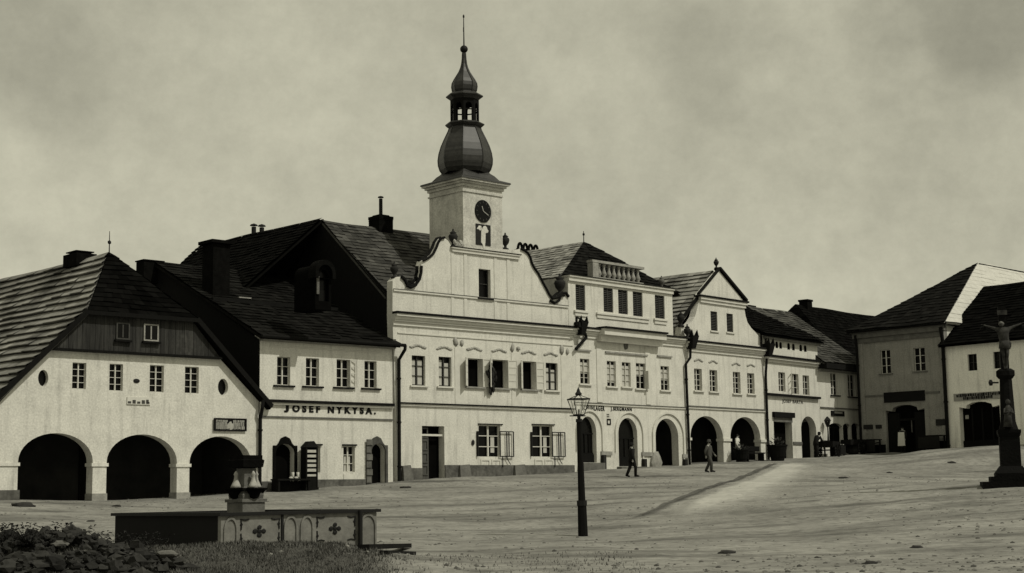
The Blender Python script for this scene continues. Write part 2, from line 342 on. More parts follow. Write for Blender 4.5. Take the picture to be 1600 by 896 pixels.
def ground_mat(name, a, b, c, streak=.6, base=None):    # trodden ground with ruts and damp patches
    m = bpy.data.materials.new(name); m.use_nodes = True; t = m.node_tree; L = t.links.new; bs = t.nodes['Principled BSDF']
    bs.inputs['Roughness'].default_value = .97; bs.inputs['Specular IOR Level'].default_value = .08
    co = t.nodes.new('ShaderNodeTexCoord')
    def nz(scale, det, rot=0, st=(1, 1, 1), lo=.4, hi=.6):
        mp = t.nodes.new('ShaderNodeMapping'); mp.inputs['Scale'].default_value = st; mp.inputs['Rotation'].default_value = (0, 0, rot)
        n = t.nodes.new('ShaderNodeTexNoise'); n.inputs['Scale'].default_value = scale; n.inputs['Detail'].default_value = det; n.inputs['Roughness'].default_value = .65
        r = t.nodes.new('ShaderNodeMapRange'); r.inputs['From Min'].default_value = lo; r.inputs['From Max'].default_value = hi
        L(co.outputs['Object'], mp.inputs['Vector']); L(mp.outputs[0], n.inputs['Vector']); L(n.outputs[0], r.inputs['Value']); return r.outputs[0], n.outputs[0]
    def mix(f, A, B):
        x = t.nodes.new('ShaderNodeMix'); x.data_type = 'RGBA'; L(f, x.inputs['Factor'])
        for k, q in (('A', A), ('B', B)):
            if isinstance(q, tuple): x.inputs[k].default_value = q
            else: L(q, x.inputs[k])
        return x.outputs['Result']
    f1, _ = nz(.30, 10, lo=.40, hi=.62); f2, _ = nz(.10, 9, rot=R_(-38), st=(1, 4.5, 1), lo=.51, hi=.68); f3, r3 = nz(3.2, 10, lo=.46, hi=.66); f4, _ = nz(.55, 6, lo=.60, hi=.70)
    col = mix(f1, T(a), T(b))
    s = t.nodes.new('ShaderNodeMath'); s.operation = 'MULTIPLY'; s.inputs[1].default_value = streak; L(f2, s.inputs[0]); col = mix(s.outputs[0], col, T(c))
    s = t.nodes.new('ShaderNodeMath'); s.operation = 'MULTIPLY'; s.inputs[1].default_value = .5; L(f3, s.inputs[0]); col = mix(s.outputs[0], col, T(c*1.1))
    s = t.nodes.new('ShaderNodeMath'); s.operation = 'MULTIPLY'; s.inputs[1].default_value = .5; L(f4, s.inputs[0]); col = mix(s.outputs[0], col, T(c*.8))
    if base is not None:                                  # worn edges fade into the trodden earth beside it
        at = t.nodes.new('ShaderNodeAttribute'); at.attribute_name = 'wear'
        ad = t.nodes.new('ShaderNodeMath'); ad.operation = 'MULTIPLY_ADD'; ad.inputs[1].default_value = 1.6; L(at.outputs['Fac'], ad.inputs[0])
        s2 = t.nodes.new('ShaderNodeMath'); s2.operation = 'MULTIPLY'; s2.inputs[1].default_value = -.5; L(r3, s2.inputs[0]); L(s2.outputs[0], ad.inputs[2])
        ad.use_clamp = True; L(ad.outputs[0], bs.inputs['Alpha'])
    else:
        at = t.nodes.new('ShaderNodeAttribute'); at.attribute_name = 'soil'; col = mix(at.outputs['Fac'], col, mix(f3, T(.078), T(.04)))
    L(col, bs.inputs['Base Color'])
    bp = t.nodes.new('ShaderNodeBump'); bp.inputs['Strength'].default_value = .8; bp.inputs['Distance'].default_value = .08
    L(r3, bp.inputs['Height']); L(bp.outputs[0], bs.inputs['Normal']); return m
GA = (.29, .195)
GROUND = ground_mat('trodden_earth', *GA, .055, .75)
PATHM = ground_mat('gravel_track', .46, .37, .20, .3, GA)
GUTM = ground_mat('gutter_earth', .12, .07, .05, .4, GA)
go = tag(gm.build('ground', GROUND, smooth=True), kind='structure')
at = go.data.attributes.new('soil', 'FLOAT', 'POINT'); at.data.foreach_set('value', [soil(q[0], q[1]) if abs(q[0]) < 20 and 15 < q[1] < 40 else 0.0 for q in gm.v])
def ground_hit(px, py):
    r = ray(px, py); k = 15.0
    while k < 130:
        q = r*k/r.y+Vector((0, 0, EYE))
        if q.z <= gz(q.x, q.y): return q
        k += .25
    return r*90/r.y+Vector((0, 0, EYE))
def strip(le, ri, n, k, dz):
    def samp(pl, s):
        s = s*(len(pl)-1); i = min(int(s), len(pl)-2); return pl[i].lerp(pl[i+1], s-i)
    m = MB(); vs = []; wear = []
    for i in range(n+1):
        a, b = samp(le, i/n), samp(ri, i/n)
        for j in range(k+1):
            q = a.lerp(b, j/k); x, y = q.x, q.y; vs.append((x, y, gz(x, y)+dz))
            wear.append(max(0, min(1, j/(k*.2), (k-j)/(k*.75)))*max(0, min(1, i/(n*.35), (n-i)/(n*.1))))
    m.add(vs, [(i*(k+1)+j, i*(k+1)+j+1, (i+1)*(k+1)+j+1, (i+1)*(k+1)+j) for i in range(n) for j in range(k)]); return m, wear
def worn(m, wear, name, mt):
    o = m.build(name, mt, smooth=True); at = o.data.attributes.new('wear', 'FLOAT', 'POINT'); at.data.foreach_set('value', wear); return tag(o, kind='structure')
pl = [ground_hit(*q) for q in ((960, 826), (1045, 795), (1125, 760), (1195, 734), (1222, 723))]
pr = [ground_hit(*q) for q in ((1240, 826), (1255, 795), (1280, 760), (1300, 738), (1305, 722))]
worn(*strip(pl, pr, 90, 24, .015), 'path', PATHM)
pl2 = [a.lerp(b, -.11) for a, b in zip(pl, pr)]
worn(*strip(pl2, [a.lerp(b, .03) for a, b in zip(pl, pr)], 90, 10, .028), 'gutter', GUTM)

# ------------------------------------------------------------------ houses
class House:
    def __init__(s, name, label, cat, F, zb, group=None):
        s.F = F; s.zb = zb; s.root = empty(name, (F.o.x, F.o.y, zb), F.rz, label, cat, group); s.holes = []; s.wm = MB()
    def part(s, name, m, mt, parent=None, smooth=False, label=None):
        o = m.build(name, mt, parent or s.root, smooth, off=(0, 0, s.zb))
        if label: o['label'] = label
        return o
    def bx(s, name, mt, x0, x1, y0, y1, z0, z1, parent=None):
        m = MB(); m.box(x0, x1, y0, y1, z0, z1); return s.part(name, m, mt, parent)
    def wall(s, outer, mt, thick=.5, name='wall'):
        s.wm.plate(outer, s.holes, 0, thick); return s.part(name, s.wm, mt)
def rect(b): return [(b[0], b[2]), (b[1], b[2]), (b[1], b[3]), (b[0], b[3])]
def arch_pts(u0, u1, zb, zs, zt, n=18):
    c = (u0+u1)/2; a = (u1-u0)/2; h = zt-zs
    return [(u0, zb), (u1, zb)]+[(c+a*math.cos(math.pi*i/n), zs+h*math.sin(math.pi*i/n)) for i in range(n+1)]
def sash_mb(hu, z0, z1, wid, ang, rows=3, bar=.05, y=.02, panes=1):     # casement leaf hinged at hu, swung by ang
    m = MB(); c, s_ = math.cos(ang), -math.sin(ang)
    P = lambda q, z: (hu+q*c, y+q*s_, z)
    for q in (bar/2, wid-bar/2): m.obox(P(q, z0), P(q, z1), bar, bar*.7)
    for k in range(rows+1):
        z = z0+bar/2+(z1-z0-bar)*k/rows; m.obox(P(0, z), P(wid, z), bar*.7, bar*(1 if k in (0, rows) else .7))
    for k in range(1, panes): q = wid*k/panes; m.obox(P(q, z0), P(q, z1), bar*.6, bar*.6)
    return m
def window(H, px, cols=2, rows=3, fm=None, bar=.06, depth=.13, sill=True, curt=None, leafs=(), casing=None, t=0.0, hole=True, sillm=None, sillw=.14, glass=None, transom=None, label=None, b=None):
    fm = fm or SASHM; b = b or H.F.box(*px); u0, u1, z0, z1 = b
    if hole: H.holes.append(rect(b))
    m = MB(); y0, y1 = depth, depth+.07
    bb = bar*.55; m.box(u0, u0+bb, y0, y1, z0, z1); m.box(u1-bb, u1, y0, y1, z0, z1); m.box(u0+bb, u1-bb, y0, y1, z1-bb, z1); m.box(u0+bb, u1-bb, y0, y1, z0, z0+bb)
    for i in range(1, cols): q = u0+(u1-u0)*i/cols; m.box(q-bar*.55, q+bar*.55, y0-.012, y1-.01, z0+bb, z1-bb)
    for j in range(1, rows):
        q = z0+(z1-z0)*j/rows
        if transom: q = z0+(z1-z0)*transom
        m.box(u0+bb, u1-bb, y0+.006, y1-.015, q-bar*.24, q+bar*.24)
    f = H.part('window', m, fm, label=label)
    H.bx('pane', glass or GLASS, u0+.01, u1-.01, y1+.02, y1+.05, z0+.01, z1-.01, f)
    if sill: H.bx('sill', sillm or STONEL, u0-sillw, u1+sillw, -.11, depth-.002, z0-.09, z0-.012, f)
    for c in (curt or ()):
        H.bx('curtain', CURT, u0+(u1-u0)*c[0], u0+(u1-u0)*c[1], y1-.008, y1+.012, z0+(z1-z0)*c[2], z0+(z1-z0)*c[3], f)
    for l in leafs:                                     # (side, angle, rows[, z fraction0, z fraction1, material, panes])
        side, ang, rw = l[:3]; zz0, zz1 = (z0+(z1-z0)*l[3], z0+(z1-z0)*l[4]) if len(l) > 4 else (z0, z1)
        hu = u1 if side > 0 else u0
        a = R_(180-ang) if side > 0 else R_(ang)
        H.part('sash', sash_mb(hu, zz0, zz1, (u1-u0)/2*(1 if len(l) < 8 else l[7]), a, rw, .05, -.02, l[6] if len(l) > 6 else 1), l[5] if len(l) > 5 else fm, f)
    if casing:
        m = MB(); c = casing
        m.plate([(u0-c, z0), (u1+c, z0), (u1+c, z1+c), (u0-c, z1+c)], [rect((u0+.002, u1-.002, z0+.002, z1-.002))], -.035, -.002); H.part('casing', m, TRIM, f)
    return b, f
def roof_slope(m, A, B, rows, seg=.45, lift=.05, jit=.5):
    def samp(P, s):
        z = P[0].z+(P[-1].z-P[0].z)*s
        for i in range(len(P)-1):
            if z <= P[i+1].z+1e-6: k = (z-P[i].z)/max(1e-6, P[i+1].z-P[i].z); return P[i].lerp(P[i+1], k)
        return P[-1]
    A = [Vector(q) for q in A]; B = [Vector(q) for q in B]
    n = (samp(B, .02)-samp(A, .02)).cross(samp(A, .6)-samp(A, .02)).normalized()
    if n.z < 0: n = -n
    for i in range(rows):
        s0, s1 = i/rows, min(1, (i+1.12)/rows)
        a0, b0, a1, b1 = samp(A, s0), samp(B, s0), samp(A, s1), samp(B, s1)
        n = (b0-a0).cross((a1+b1)/2-(a0+b0)/2).normalized(); n = n if n.z > 0 else -n
        k = max(1, int((b0-a0).length/seg)); off = random.random()*.6/k
        js = [0]+[min(1, max(0, (j+off+random.uniform(-.15, .15))/k)) for j in range(1, k)]+[1]
        for j in range(k):
            p0, p1, p2, p3 = a0.lerp(b0, js[j]), a0.lerp(b0, js[j+1]), a1.lerp(b1, js[j+1]), a1.lerp(b1, js[j])
            l0 = n*lift*(1+random.uniform(-jit, jit)); l1 = n*.006
            p0, p1, p2, p3 = [q+Vector((0, 0, .07*noise.noise(Vector((q.x*.35, q.y*.35, q.z*.5))))) for q in (p0, p1, p2, p3)]
            up = ((p3-p0)+(p2-p1)); up = up.normalized()*min(lift*.9, up.length*.25) if up.length > 1e-6 else up
            th_ = n*min(.03, lift*.4)
            m.add([p0+l0, p1+l0, p2+l1, p3+l1, p0+l0-th_, p1+l0-th_, p0+up-n*.03, p1+up-n*.03], [(0, 1, 2, 3), (4, 5, 1, 0), (6, 7, 5, 4)])
    zs = sorted({round((p.z-P[0].z)/(P[-1].z-P[0].z), 4) for P in (A, B) for p in P})
    for s0, s1 in zip(zs, zs[1:]):
        q = [samp(A, s0), samp(A, s1), samp(B, s1), samp(B, s0)]
        m.quad(*[x-n*.08 for x in q]); m.quad(*[x-n*.18 for x in q])
        for a, b in zip(q, q[1:]+q[:1]): m.quad(a-n*.08, b-n*.08, b-n*.18, a-n*.18)
def roof(H, A, B, rows, mt, seg=.45, lift=.05, jit=.5, label=None):
    m = MB(); roof_slope(m, A, B, rows, seg, lift, jit); return H.part('roof', m, mt, label=label)
def band(H, name, mt, u0, u1, z0, z1, proud, back=.0): return H.bx(name, mt, u0, u1, -proud, back-.002, z0, z1)
def cornice(H, u0, u1, z, s=1.0, dark=.10):               # z = underside of the dark flashing
    band(H, 'flashing', FLASH, u0-.02, u1+.02, z, z+dark, .46*s)
    m = MB(); m.box(u0, u1, -.40*s, -.002, z-.13*s, z-.003); m.box(u0, u1, -.27*s, -.002, z-.30*s, z-.133*s); m.box(u0, u1, -.20*s, -.002, z-.40*s, z-.303*s); m.box(u0, u1, -.08, -.002, z-.62*s, z-.403*s)
    H.part('cornice', m, TRIM)
def chimney(H, u, t, z0, z1, wu, wt, mt=None, cap=.1, pots=0, pot_h=.8, name='chimney'):
    m = MB(); m.box(u-wu/2, u+wu/2, t-wt/2, t+wt/2, z0, z1); m.box(u-wu/2-cap, u+wu/2+cap, t-wt/2-cap, t+wt/2+cap, z1+.002, z1+.16)
    c = H.part(name, m, mt or STONED)
    for k in range(pots):
        q = u+(k-(pots-1)/2)*.5; m = MB(); m.tube([(q, t, z1+.16), (q, t, z1+.16+pot_h)], .16, 10); m.lathe([(.02, z1+.16+pot_h+.05), (.27, z1+.22+pot_h), (.22, z1+.28+pot_h), (.03, z1+.36+pot_h)], q, t, 10)
        H.part('chimney_pot', m, IRON, c)
    return c
def urn(H, u, t, z0, h, mt=None, seg=12, name='urn'):
    m = MB(); r = h*.25
    m.lathe([(r*.8, z0), (r*.8, z0+h*.08), (r*.35, z0+h*.14), (r*.3, z0+h*.24), (r*.8, z0+h*.40), (r, z0+h*.58), (r*.85, z0+h*.68), (r*.5, z0+h*.72), (r*.75, z0+h*.77), (r*.3, z0+h*.86), (r*.16, z0+h*.92), (r*.22, z0+h*.96), (.01, z0+h)], u, t, seg)
    return H.part(name, m, mt or URN, smooth=True)
def pipe(H, pts, r=.07, name='downpipe', mt=None):
    m = MB(); m.tube(pts, r, 8); a, b = Vector(pts[-2]), Vector(pts[-1])
    for k in (.15, .5, .85): q = a.lerp(b, k); m.lathe([(r*1.35, q.z-.04), (r*1.35, q.z+.04)], q.x, q.y, 8)
    return H.part(name, m, mt or FLASH)
def gutter_box(H, u, z, s=1.0):
    m = MB(); m.add([(u-.28*s, -.62*s, z+.25*s), (u+.28*s, -.62*s, z+.25*s), (u+.28*s, -.02, z+.25*s), (u-.28*s, -.02, z+.25*s), (u-.16*s, -.45*s, z-.45*s), (u+.16*s, -.45*s, z-.45*s), (u+.16*s, -.05, z-.45*s), (u-.16*s, -.05, z-.45*s)],
          [(0, 1, 2, 3), (7, 6, 5, 4), (0, 4, 5, 1), (1, 5, 6, 2), (2, 6, 7, 3), (3, 7, 4, 0)])
    for q in (-.26, .22): m.add([(u+q*s, -.55*s, z+.25*s), (u+(q+.12)*s, -.55*s, z+.25*s), (u+(q+.06)*s, -.5*s, z+.62*s), (u+q*s, -.3*s, z+.25*s)], [(0, 1, 2), (1, 3, 2), (3, 0, 2), (0, 3, 1)])
    return H.part('gutter_box', m, FLASH)
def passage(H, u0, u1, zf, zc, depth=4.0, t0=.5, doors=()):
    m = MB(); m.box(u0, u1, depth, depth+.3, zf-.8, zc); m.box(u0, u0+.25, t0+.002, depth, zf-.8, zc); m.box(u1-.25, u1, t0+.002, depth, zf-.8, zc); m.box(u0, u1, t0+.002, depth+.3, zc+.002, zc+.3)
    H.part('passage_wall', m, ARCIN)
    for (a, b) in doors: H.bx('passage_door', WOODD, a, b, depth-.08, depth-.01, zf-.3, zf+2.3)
def relief(H, u, z, w_, h_, name='stucco_ornament', seed=0, mt=None):
    m = MB()
    for k in range(7):
        q = (k/6-.5); m.blob((u+q*w_, -.02, z+h_*(.35*math.cos(q*5.5)+.2*noise.noise(Vector((k, seed, 0))))), .11*w_+.02, (1.2, .35, .6), seed+k, .3, 1)
    return H.part(name, m, mt or ORN, smooth=True)

# ---- the arcaded house with the half-hipped gable, at the left edge
F = F1
H = House('arcaded_house', 'white gabled house at far left with three wide round street arches', 'house', F, 1.45)
arch_px = [(28, 145, 677, 722, 783), (166.5, 276.5, 679, 723, 780), (296, 392.5, 682, 724, 776)]
piers = []
for x0, x1, yt, ys, yb in arch_px:
    u0, u1, _, _ = F.box(x0, 715, x1, 735); xm = (x0+x1)/2; zt, zs, zb = F.uz(xm, yt)[1], F.uz(xm, ys)[1], F.uz(xm, yb)[1]
    H.holes.append(arch_pts(u0, u1, zb-.15, zs, zt)); piers.append((u0, u1, zs))
H1 = H
for q in ((113, 567, 134.5, 608), (171, 569, 192, 611), (234, 571, 256, 613), (289, 573.5, 310.5, 615)):
    window(H, q, 2, 4, sill=False, bar=.045, depth=.10)
for cx, cy in ((67.5, 591), (348.5, 605)):
    u0, u1, z0, z1 = F.box(cx-8, cy-13, cx+8, cy+13); c, zc, a, b = (u0+u1)/2, (z0+z1)/2, (u1-u0)/2, (z1-z0)/2
    H.holes.append([(c+a*math.cos(2*math.pi*i/20), zc+b*math.sin(2*math.pi*i/20)) for i in range(20)])
    H.bx('oval_window', GLASS, u0-.05, u1+.05, .22, .26, z0-.05, z1+.05)
u0, u1, z0, z1 = F.box(208, 592.5, 218.5, 598.5); m = MB(); m.lathe([(.01, 0), ((u1-u0)/2, .001), ((u1-u0)/2*.9, .03), (.01, .05)], 0, 0, 14)
m.v = [((u0+u1)/2+p_[0], -p_[2], (z0+z1)/2+p_[1]*.6) for p_ in m.v]; H.part('oval_plaque', m, IRON)
zL = 5.69; Lw = -.45
outer = [(Lw, .6), (12.2, .6), (12.2, 5.90), (10.0, 7.86), (8.62, 9.35), (3.45, 9.35), (2.0, 7.86), (Lw, 5.22)]
H.wall(outer, WHITE2, .55)
edges = [Lw]+[e for a, b, _ in piers for e in (a, b)]+[12.2]
for k in range(0, len(edges), 2):
    zs = piers[min(k//2, 2)][2]
    H.bx('impost', WHITE2, edges[k]-(.07 if k else 0), edges[k+1]+(.07 if k+2 < len(edges) else 0), -.05, .56, zs-.17, zs-.03)
    H.bx('pier_base', PLINTH, edges[k]-.06, edges[k+1]+.06, -.10, .58, .6, 1.98) if k in (0,) else H.bx('pier_base', STONEL, edges[k]-.03, edges[k+1]+.03, -.05, .58, .6, 1.80)
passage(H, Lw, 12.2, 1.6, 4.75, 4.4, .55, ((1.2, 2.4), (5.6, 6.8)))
H.bx('side_wall', WHITE2, Lw, Lw+.3, 4.75, 14, .6, 5.2); H.bx('side_wall', WHITE2, 11.9, 12.2, 4.75, 14, .6, 5.85)
# boarded gable
m = MB(); u = 1.93
def gl(u): return min(7.86+(u-2.0)*1.02, 7.86+(10.02-u)*1.07, 9.42)
while u < 10.05:
    wv = random.uniform(.17, .26); u2 = min(u+wv, 10.06); d = random.uniform(0, .02)
    za, zb2 = gl(u), gl(u2-.012)
    zl = 7.84-random.uniform(0, .05)
    m.add([(u, -.10-d, zl), (u2-.012, -.10-d, zl), (u2-.012, -.10-d, zb2), (u, -.10-d, za), (u, -.02, zl), (u2-.012, -.02, zl), (u2-.012, -.02, zb2), (u, -.02, za)], [(0, 1, 2, 3), (7, 6, 5, 4), (0, 4, 5, 1), (1, 5, 6, 2), (2, 6, 7, 3), (3, 7, 4, 0)]); u = u2
gab = H.part('boarding', m, WOOD)
H.bx('ledge_board', WOODD, 1.85, 10.12, -.24, -.003, 7.72, 7.82)
for q in ((181, 504.5, 202, 531), (224, 507, 247, 533.5)):
    b = F.box(*q, t=-.12); m = MB(); u0, u1, z0, z1 = b; m.plate(rect((u0, u1, z0, z1)), [rect((u0+.06, u1-.06, z0+.06, z1-.06))], -.18, -.125); m.box((u0+u1)/2-.03, (u0+u1)/2+.03, -.165, -.126, z0+.09, z1-.09)
    f = H.part('window', m, STONEL if q[0] > 200 else SASHD); H.bx('pane', GLASS, u0+.05, u1-.05, -.145, -.128, z0+.05, z1-.05, f); H.bx('sill', WOODD, u0-.08, u1+.08, -.26, -.13, z0-.1, z0-.02, f)
RG = (5.55, 12.42)
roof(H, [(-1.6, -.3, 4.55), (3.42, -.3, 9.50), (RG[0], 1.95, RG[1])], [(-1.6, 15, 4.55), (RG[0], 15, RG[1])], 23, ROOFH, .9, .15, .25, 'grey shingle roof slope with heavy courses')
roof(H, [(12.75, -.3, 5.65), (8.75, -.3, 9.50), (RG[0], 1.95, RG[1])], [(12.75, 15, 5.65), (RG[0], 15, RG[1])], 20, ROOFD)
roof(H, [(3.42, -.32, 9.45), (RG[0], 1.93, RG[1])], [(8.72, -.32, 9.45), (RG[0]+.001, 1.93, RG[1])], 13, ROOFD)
m = MB(); m.obox((-1.5, -.36, 4.62), (3.42, -.36, 9.44), .05, .22); m.obox((12.7, -.36, 5.66), (8.72, -.36, 9.44), .05, .22); m.obox((3.3, -.36, 9.38), (8.8, -.36, 9.38), .06, .18); H.part('verge_board', m, WOODD)
m = MB(); m.tube([(RG[0], 1.9, RG[1]), (RG[0], 1.9, RG[1]+.95)], [.03, .015], 6); m.blob((RG[0], 1.9, RG[1]+.45), .09, (1, 1, 1.2), 3, .05, 1); H.part('finial', m, IRON)
t_, z_ = F.onU(125, 398, RG[0]); m = MB(); m.box(RG[0]-.5, RG[0]+.5, t_-.65, t_+.65, z_-.6, z_-.02); m.box(RG[0]-.3, RG[0]+.3, t_-.3, t_+.3, z_-.02, z_+.06); m.box(RG[0]-.45, RG[0]+.45, t_-.5, t_+.5, z_+.06, z_+.11); H.part('chimney', m, STONED)
# small inscription plate and the black shop sign
b = F.box(198, 621, 234.5, 632.5); m = MB(); m.box(b[0], b[1], -.05, -.003, b[2], b[3]); sg = H.part('inscription_plate', m, TRIM)
m = MB()
for k in range(5): q = b[0]+.12+(b[1]-b[0]-.24)*k/4; m.box(q-.09, q+.06, -.062, -.051, b[2]+.04, b[2]+.13+.06*(k % 2))
m.box(b[1]-.22, b[1]-.10, -.062, -.051, b[2]+.08, b[2]+.22); H.part('mark', m, PAINTG, sg)

S = empty('shop_sign', (0, 0, 0), 0, 'black sign board with pale lettering above the right arch of the gabled house', 'sign')
b = F.box(333.5, 655, 383, 673); u0, u1, z0, z1 = b
S.location = F.at(u0, -.01, z0); S.rotation_euler.z = F.rz
wd, hh = u1-u0, z1-z0
m = MB(); m.box(0, wd, -.06, 0, 0, hh); m.build('board', PAINTB, S)
m = MB(); m.plate([(-.03, -.03), (wd+.03, -.03), (wd+.03, hh+.03), (-.03, hh+.03)], [[(.03, .03), (wd-.03, .03), (wd-.03, hh-.03), (.03, hh-.03)]], -.085, -.062); m.build('frame', PAINTB, S)
m = MB()
for r_, (zf, hl) in enumerate(((.82, .055), (.53, .11), (.24, .08))):
    for a, b2 in ((.09, wd*.42), (wd*.59, wd-.08)):
        q = a
        while q < b2-.03:
            l = random.uniform(.03, .09); m.box(q, min(q+l, b2), -.068, -.061, hh*zf-hl*random.uniform(.7, 1), hh*zf+hl*random.uniform(.7, 1)); q += l+random.uniform(.008, .03)
m.build('lettering', STONEL, S)
m = MB(); m.blob((wd*.505, -.06, hh*.40), .17, (.85, .12, 1.1), 5, .3, 2); m.blob((wd*.505-.12, -.06, hh*.36), .1, (.8, .12, 1.4), 6, .2, 1); m.blob((wd*.505+.12, -.06, hh*.36), .1, (.8, .12, 1.4), 8, .2, 1); m.build('emblem', ORN, S)

# ---- the house of Josef Nykysa
F = F2
H = House('shop_house', 'white two storey shop house with the painted name JOSEF NYKYSA', 'house', F, 1.7)
for i, q in enumerate(((433, 558, 453.5, 602), (478, 560, 498.5, 603.5), (526, 562, 546.5, 605), (569.5, 564.5, 588.5, 606.5))):
    window(H, q, 2, 3, bar=.055, leafs=((1, 160, 4),) if i == 2 else (), sillm=FLASH, sillw=.22)
window(H, (484.5, 697, 500.5, 738.5), 2, 3, curt=((.06, .46, .02, .62),), bar=.06, sill=False)
window(H, (536.5, 697.5, 554.5, 738), 2, 3, curt=((.25, .78, .02, .62),), bar=.06, sill=False)
for q in ((484.5, 697, 500.5, 738.5), (536.5, 697.5, 554.5, 738)):
    b = F.box(*q); H.bx('window_head', FLASH, b[0]-.08, b[1]+.08, -.09, -.003, b[3]+.02, b[3]+.09)
    H.bx('window_apron', TRIM, b[0], b[1], -.03, -.003, b[2]-.55, b[2]-.1)
for q, gab_ in (((426, 683, 463, 768), 0), ((571.5, 683, 604.5, 756), 1)):      # ogee stone portals
    u0, u1, z0, z1 = F.box(*q); wv = u1-u0; c = (u0+u1)/2; zsp = z0+(z1-z0)*.70
    i0, i1 = (u0+.12, u1-.12) if not gab_ else (u0+.30, u1-.14)
    H.holes.append(arch_pts(i0, i1, z0-.2, zsp, z1-.32))
    zsh = z1-.40
    out_ = [(u0, z0-.3), (u1, z0-.3), (u1, zsh), (u1-.14*wv, zsh), (u1-.22*wv, zsh+.10), (u1-.32*wv, zsh+.33), (c, z1+.03), (u0+.32*wv, zsh+.33), (u0+.22*wv, zsh+.10), (u0+.14*wv, zsh), (u0, zsh)]
    m = MB(); m.plate(out_, [arch_pts(i0+.002, i1-.002, z0-.2, zsp, z1-.322)], -.09, -.003); H.part('door_surround', m, PORTAL if gab_ else STONED)
    m = MB(); m.box(i0-.1, i1+.1, .34, .40, z0-.3, z1); d = H.part('door', m, VOID)
    if gab_:
        m = MB()
        for k in range(6): m.box(u0-.03, u0+.24+.08*(k % 2), -.13, -.091, z0+.05+k*.36, z0+.33+k*.36)
        H.part('quoins', m, STONE)
zb0, zt0 = .8, 9.0
H.wall([(0.02, zb0), (L2-.32, zb0), (L2-.32, zt0), (0.02, zt0)], WHITE, .45)
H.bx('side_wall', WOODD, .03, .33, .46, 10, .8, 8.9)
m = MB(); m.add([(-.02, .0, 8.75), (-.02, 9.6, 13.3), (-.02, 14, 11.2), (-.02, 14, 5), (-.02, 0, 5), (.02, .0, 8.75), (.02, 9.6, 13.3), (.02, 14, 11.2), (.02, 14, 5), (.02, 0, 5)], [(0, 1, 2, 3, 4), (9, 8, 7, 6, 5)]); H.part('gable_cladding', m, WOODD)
ev = 8.92
roof(H, [(-.2, -.42, ev), (-.2, 9.6, 13.55)], [(L2-.1, -.42, ev), (L2-.1, 9.6, 13.55)], 24, ROOFM, .4, .05)
roof(H, [(-.2, 19, 9.2), (-.2, 9.62, 13.55)], [(L2-.1, 19, 9.2), (L2-.1, 9.62, 13.55)], 6, ROOFD)
m = MB(); m.box(-.1, L2-.2, 3.9, 4.1, 10.86, 11.12); H.part('snow_beam', m, FLASH)
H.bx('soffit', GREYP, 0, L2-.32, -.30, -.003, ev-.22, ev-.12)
m = MB(); m.tube([(-.2, -.5, ev-.05), (L2+.12, -.5, ev-.05)], .085, 8); H.part('gutter', m, FLASH)
band(H, 'groove_moulding', TRIM, .55, L2-1.0, 8.46, 8.50, .04)
zb_ = 5.93
band(H, 'flashing', FLASH, .02, L2-.33, zb_-.06, zb_+.07, .20); band(H, 'cornice', TRIM, .02, L2-.33, zb_-.16, zb_-.063, .13)
band(H, 'string_course', STONE, .02, L2-.33, 5.17, 5.24, .06)
a0 = F.uz(453, 640)[0]; J0, J1 = F.uz(443.5, 640)[0], F.uz(451, 640)[0]; e1 = F.uz(587, 640)[0]; a1 = F.uz(456.5, 640)[0]
zl0 = F.uz(500, 645.5)[1]; zl1 = F.uz(500, 634)[1]
H.part('lettering', text_mb('OSEF NYKYSA.', a1, e1, zl0, zl1, -.015, .02, .055, 1.6), PAINTB)
H.part('lettering', text_mb('J', J0, J1, zl0-.02, zb_-.075, -.015, .02, .06), PAINTB)
u0 = F.uz(404, 760)[0]; H.bx('plinth', PLINTH, .02, F.uz(425, 760)[0], -.07, -.003, .8, 2.25); H.bx('plinth', PLINTH, F.uz(483, 750)[0], F.uz(571, 750)[0], -.07, -.003, .8, 2.32)
pipe(H, [(.02, -.30, 5.95), (-.05, -.35, 5.6), (-.02, -.14, 5.1), (-.03, -.14, 1.6)], .085)
pu = F3.uz(620.5, 600)[0]
pipe(H, [(L2+.10, -.5, ev-.05), (L2+.10, -.48, ev-.25), (L2-.02, -.14, ev-.75), (L2-.02, -.14, 2.0)], .085)
t_, z_ = F.onU(338, 470, 1.5)
c_u, c_z = F.uz(338, 383, 5.2); chimney(H, c_u, 5.2, 10.5, c_z, .95, 1.0, STONED, .16)
c_u, c_z = F.uz(228, 404, 9.9); m = MB(); m.box(-.8, .3, 9.4, 10.2, 12.4, 13.52); m.box(-.85, .35, 9.35, 10.25, 13.52, 13.58); H.part('chimney', m, STONED)
m = MB(); m.box(1.8, 2.5, 4.6, 4.75, 11.30, 11.36); H.part('roof_hatch', m, STONEL)

# goods in front of the shop
D = empty('display_case', F.at(F.uz(474.5, 760)[0], -.45, 0), F.rz, 'dark framed display case with pale goods on shelves standing by the shop door', 'display case')
D.location.z = gz(D.location.x, D.location.y)-.03
m = MB(); m.box(-.36, .36, -.25, .25, 0, .15); m.box(-.33, -.26, -.22, .22, .15, 2.0); m.box(.26, .33, -.22, .22, .15, 2.0); m.box(-.26, .26, .16, .22, .15, 2.0); m.box(-.26, .26, -.2, .16, .15, .62); m.build('case', WOODD, D)
m = MB(); m.add([(-.36, -.25, 2.0), (.36, -.25, 2.0), (.36, .25, 2.0), (-.36, .25, 2.0), (-.12, -.1, 2.28), (.2, -.1, 2.3), (.2, .15, 2.3), (-.12, .15, 2.28)], [(0, 3, 2, 1), (4, 5, 6, 7), (0, 1, 5, 4), (1, 2, 6, 5), (2, 3, 7, 6), (3, 0, 4, 7)]); m.build('hood', WOODD, D)
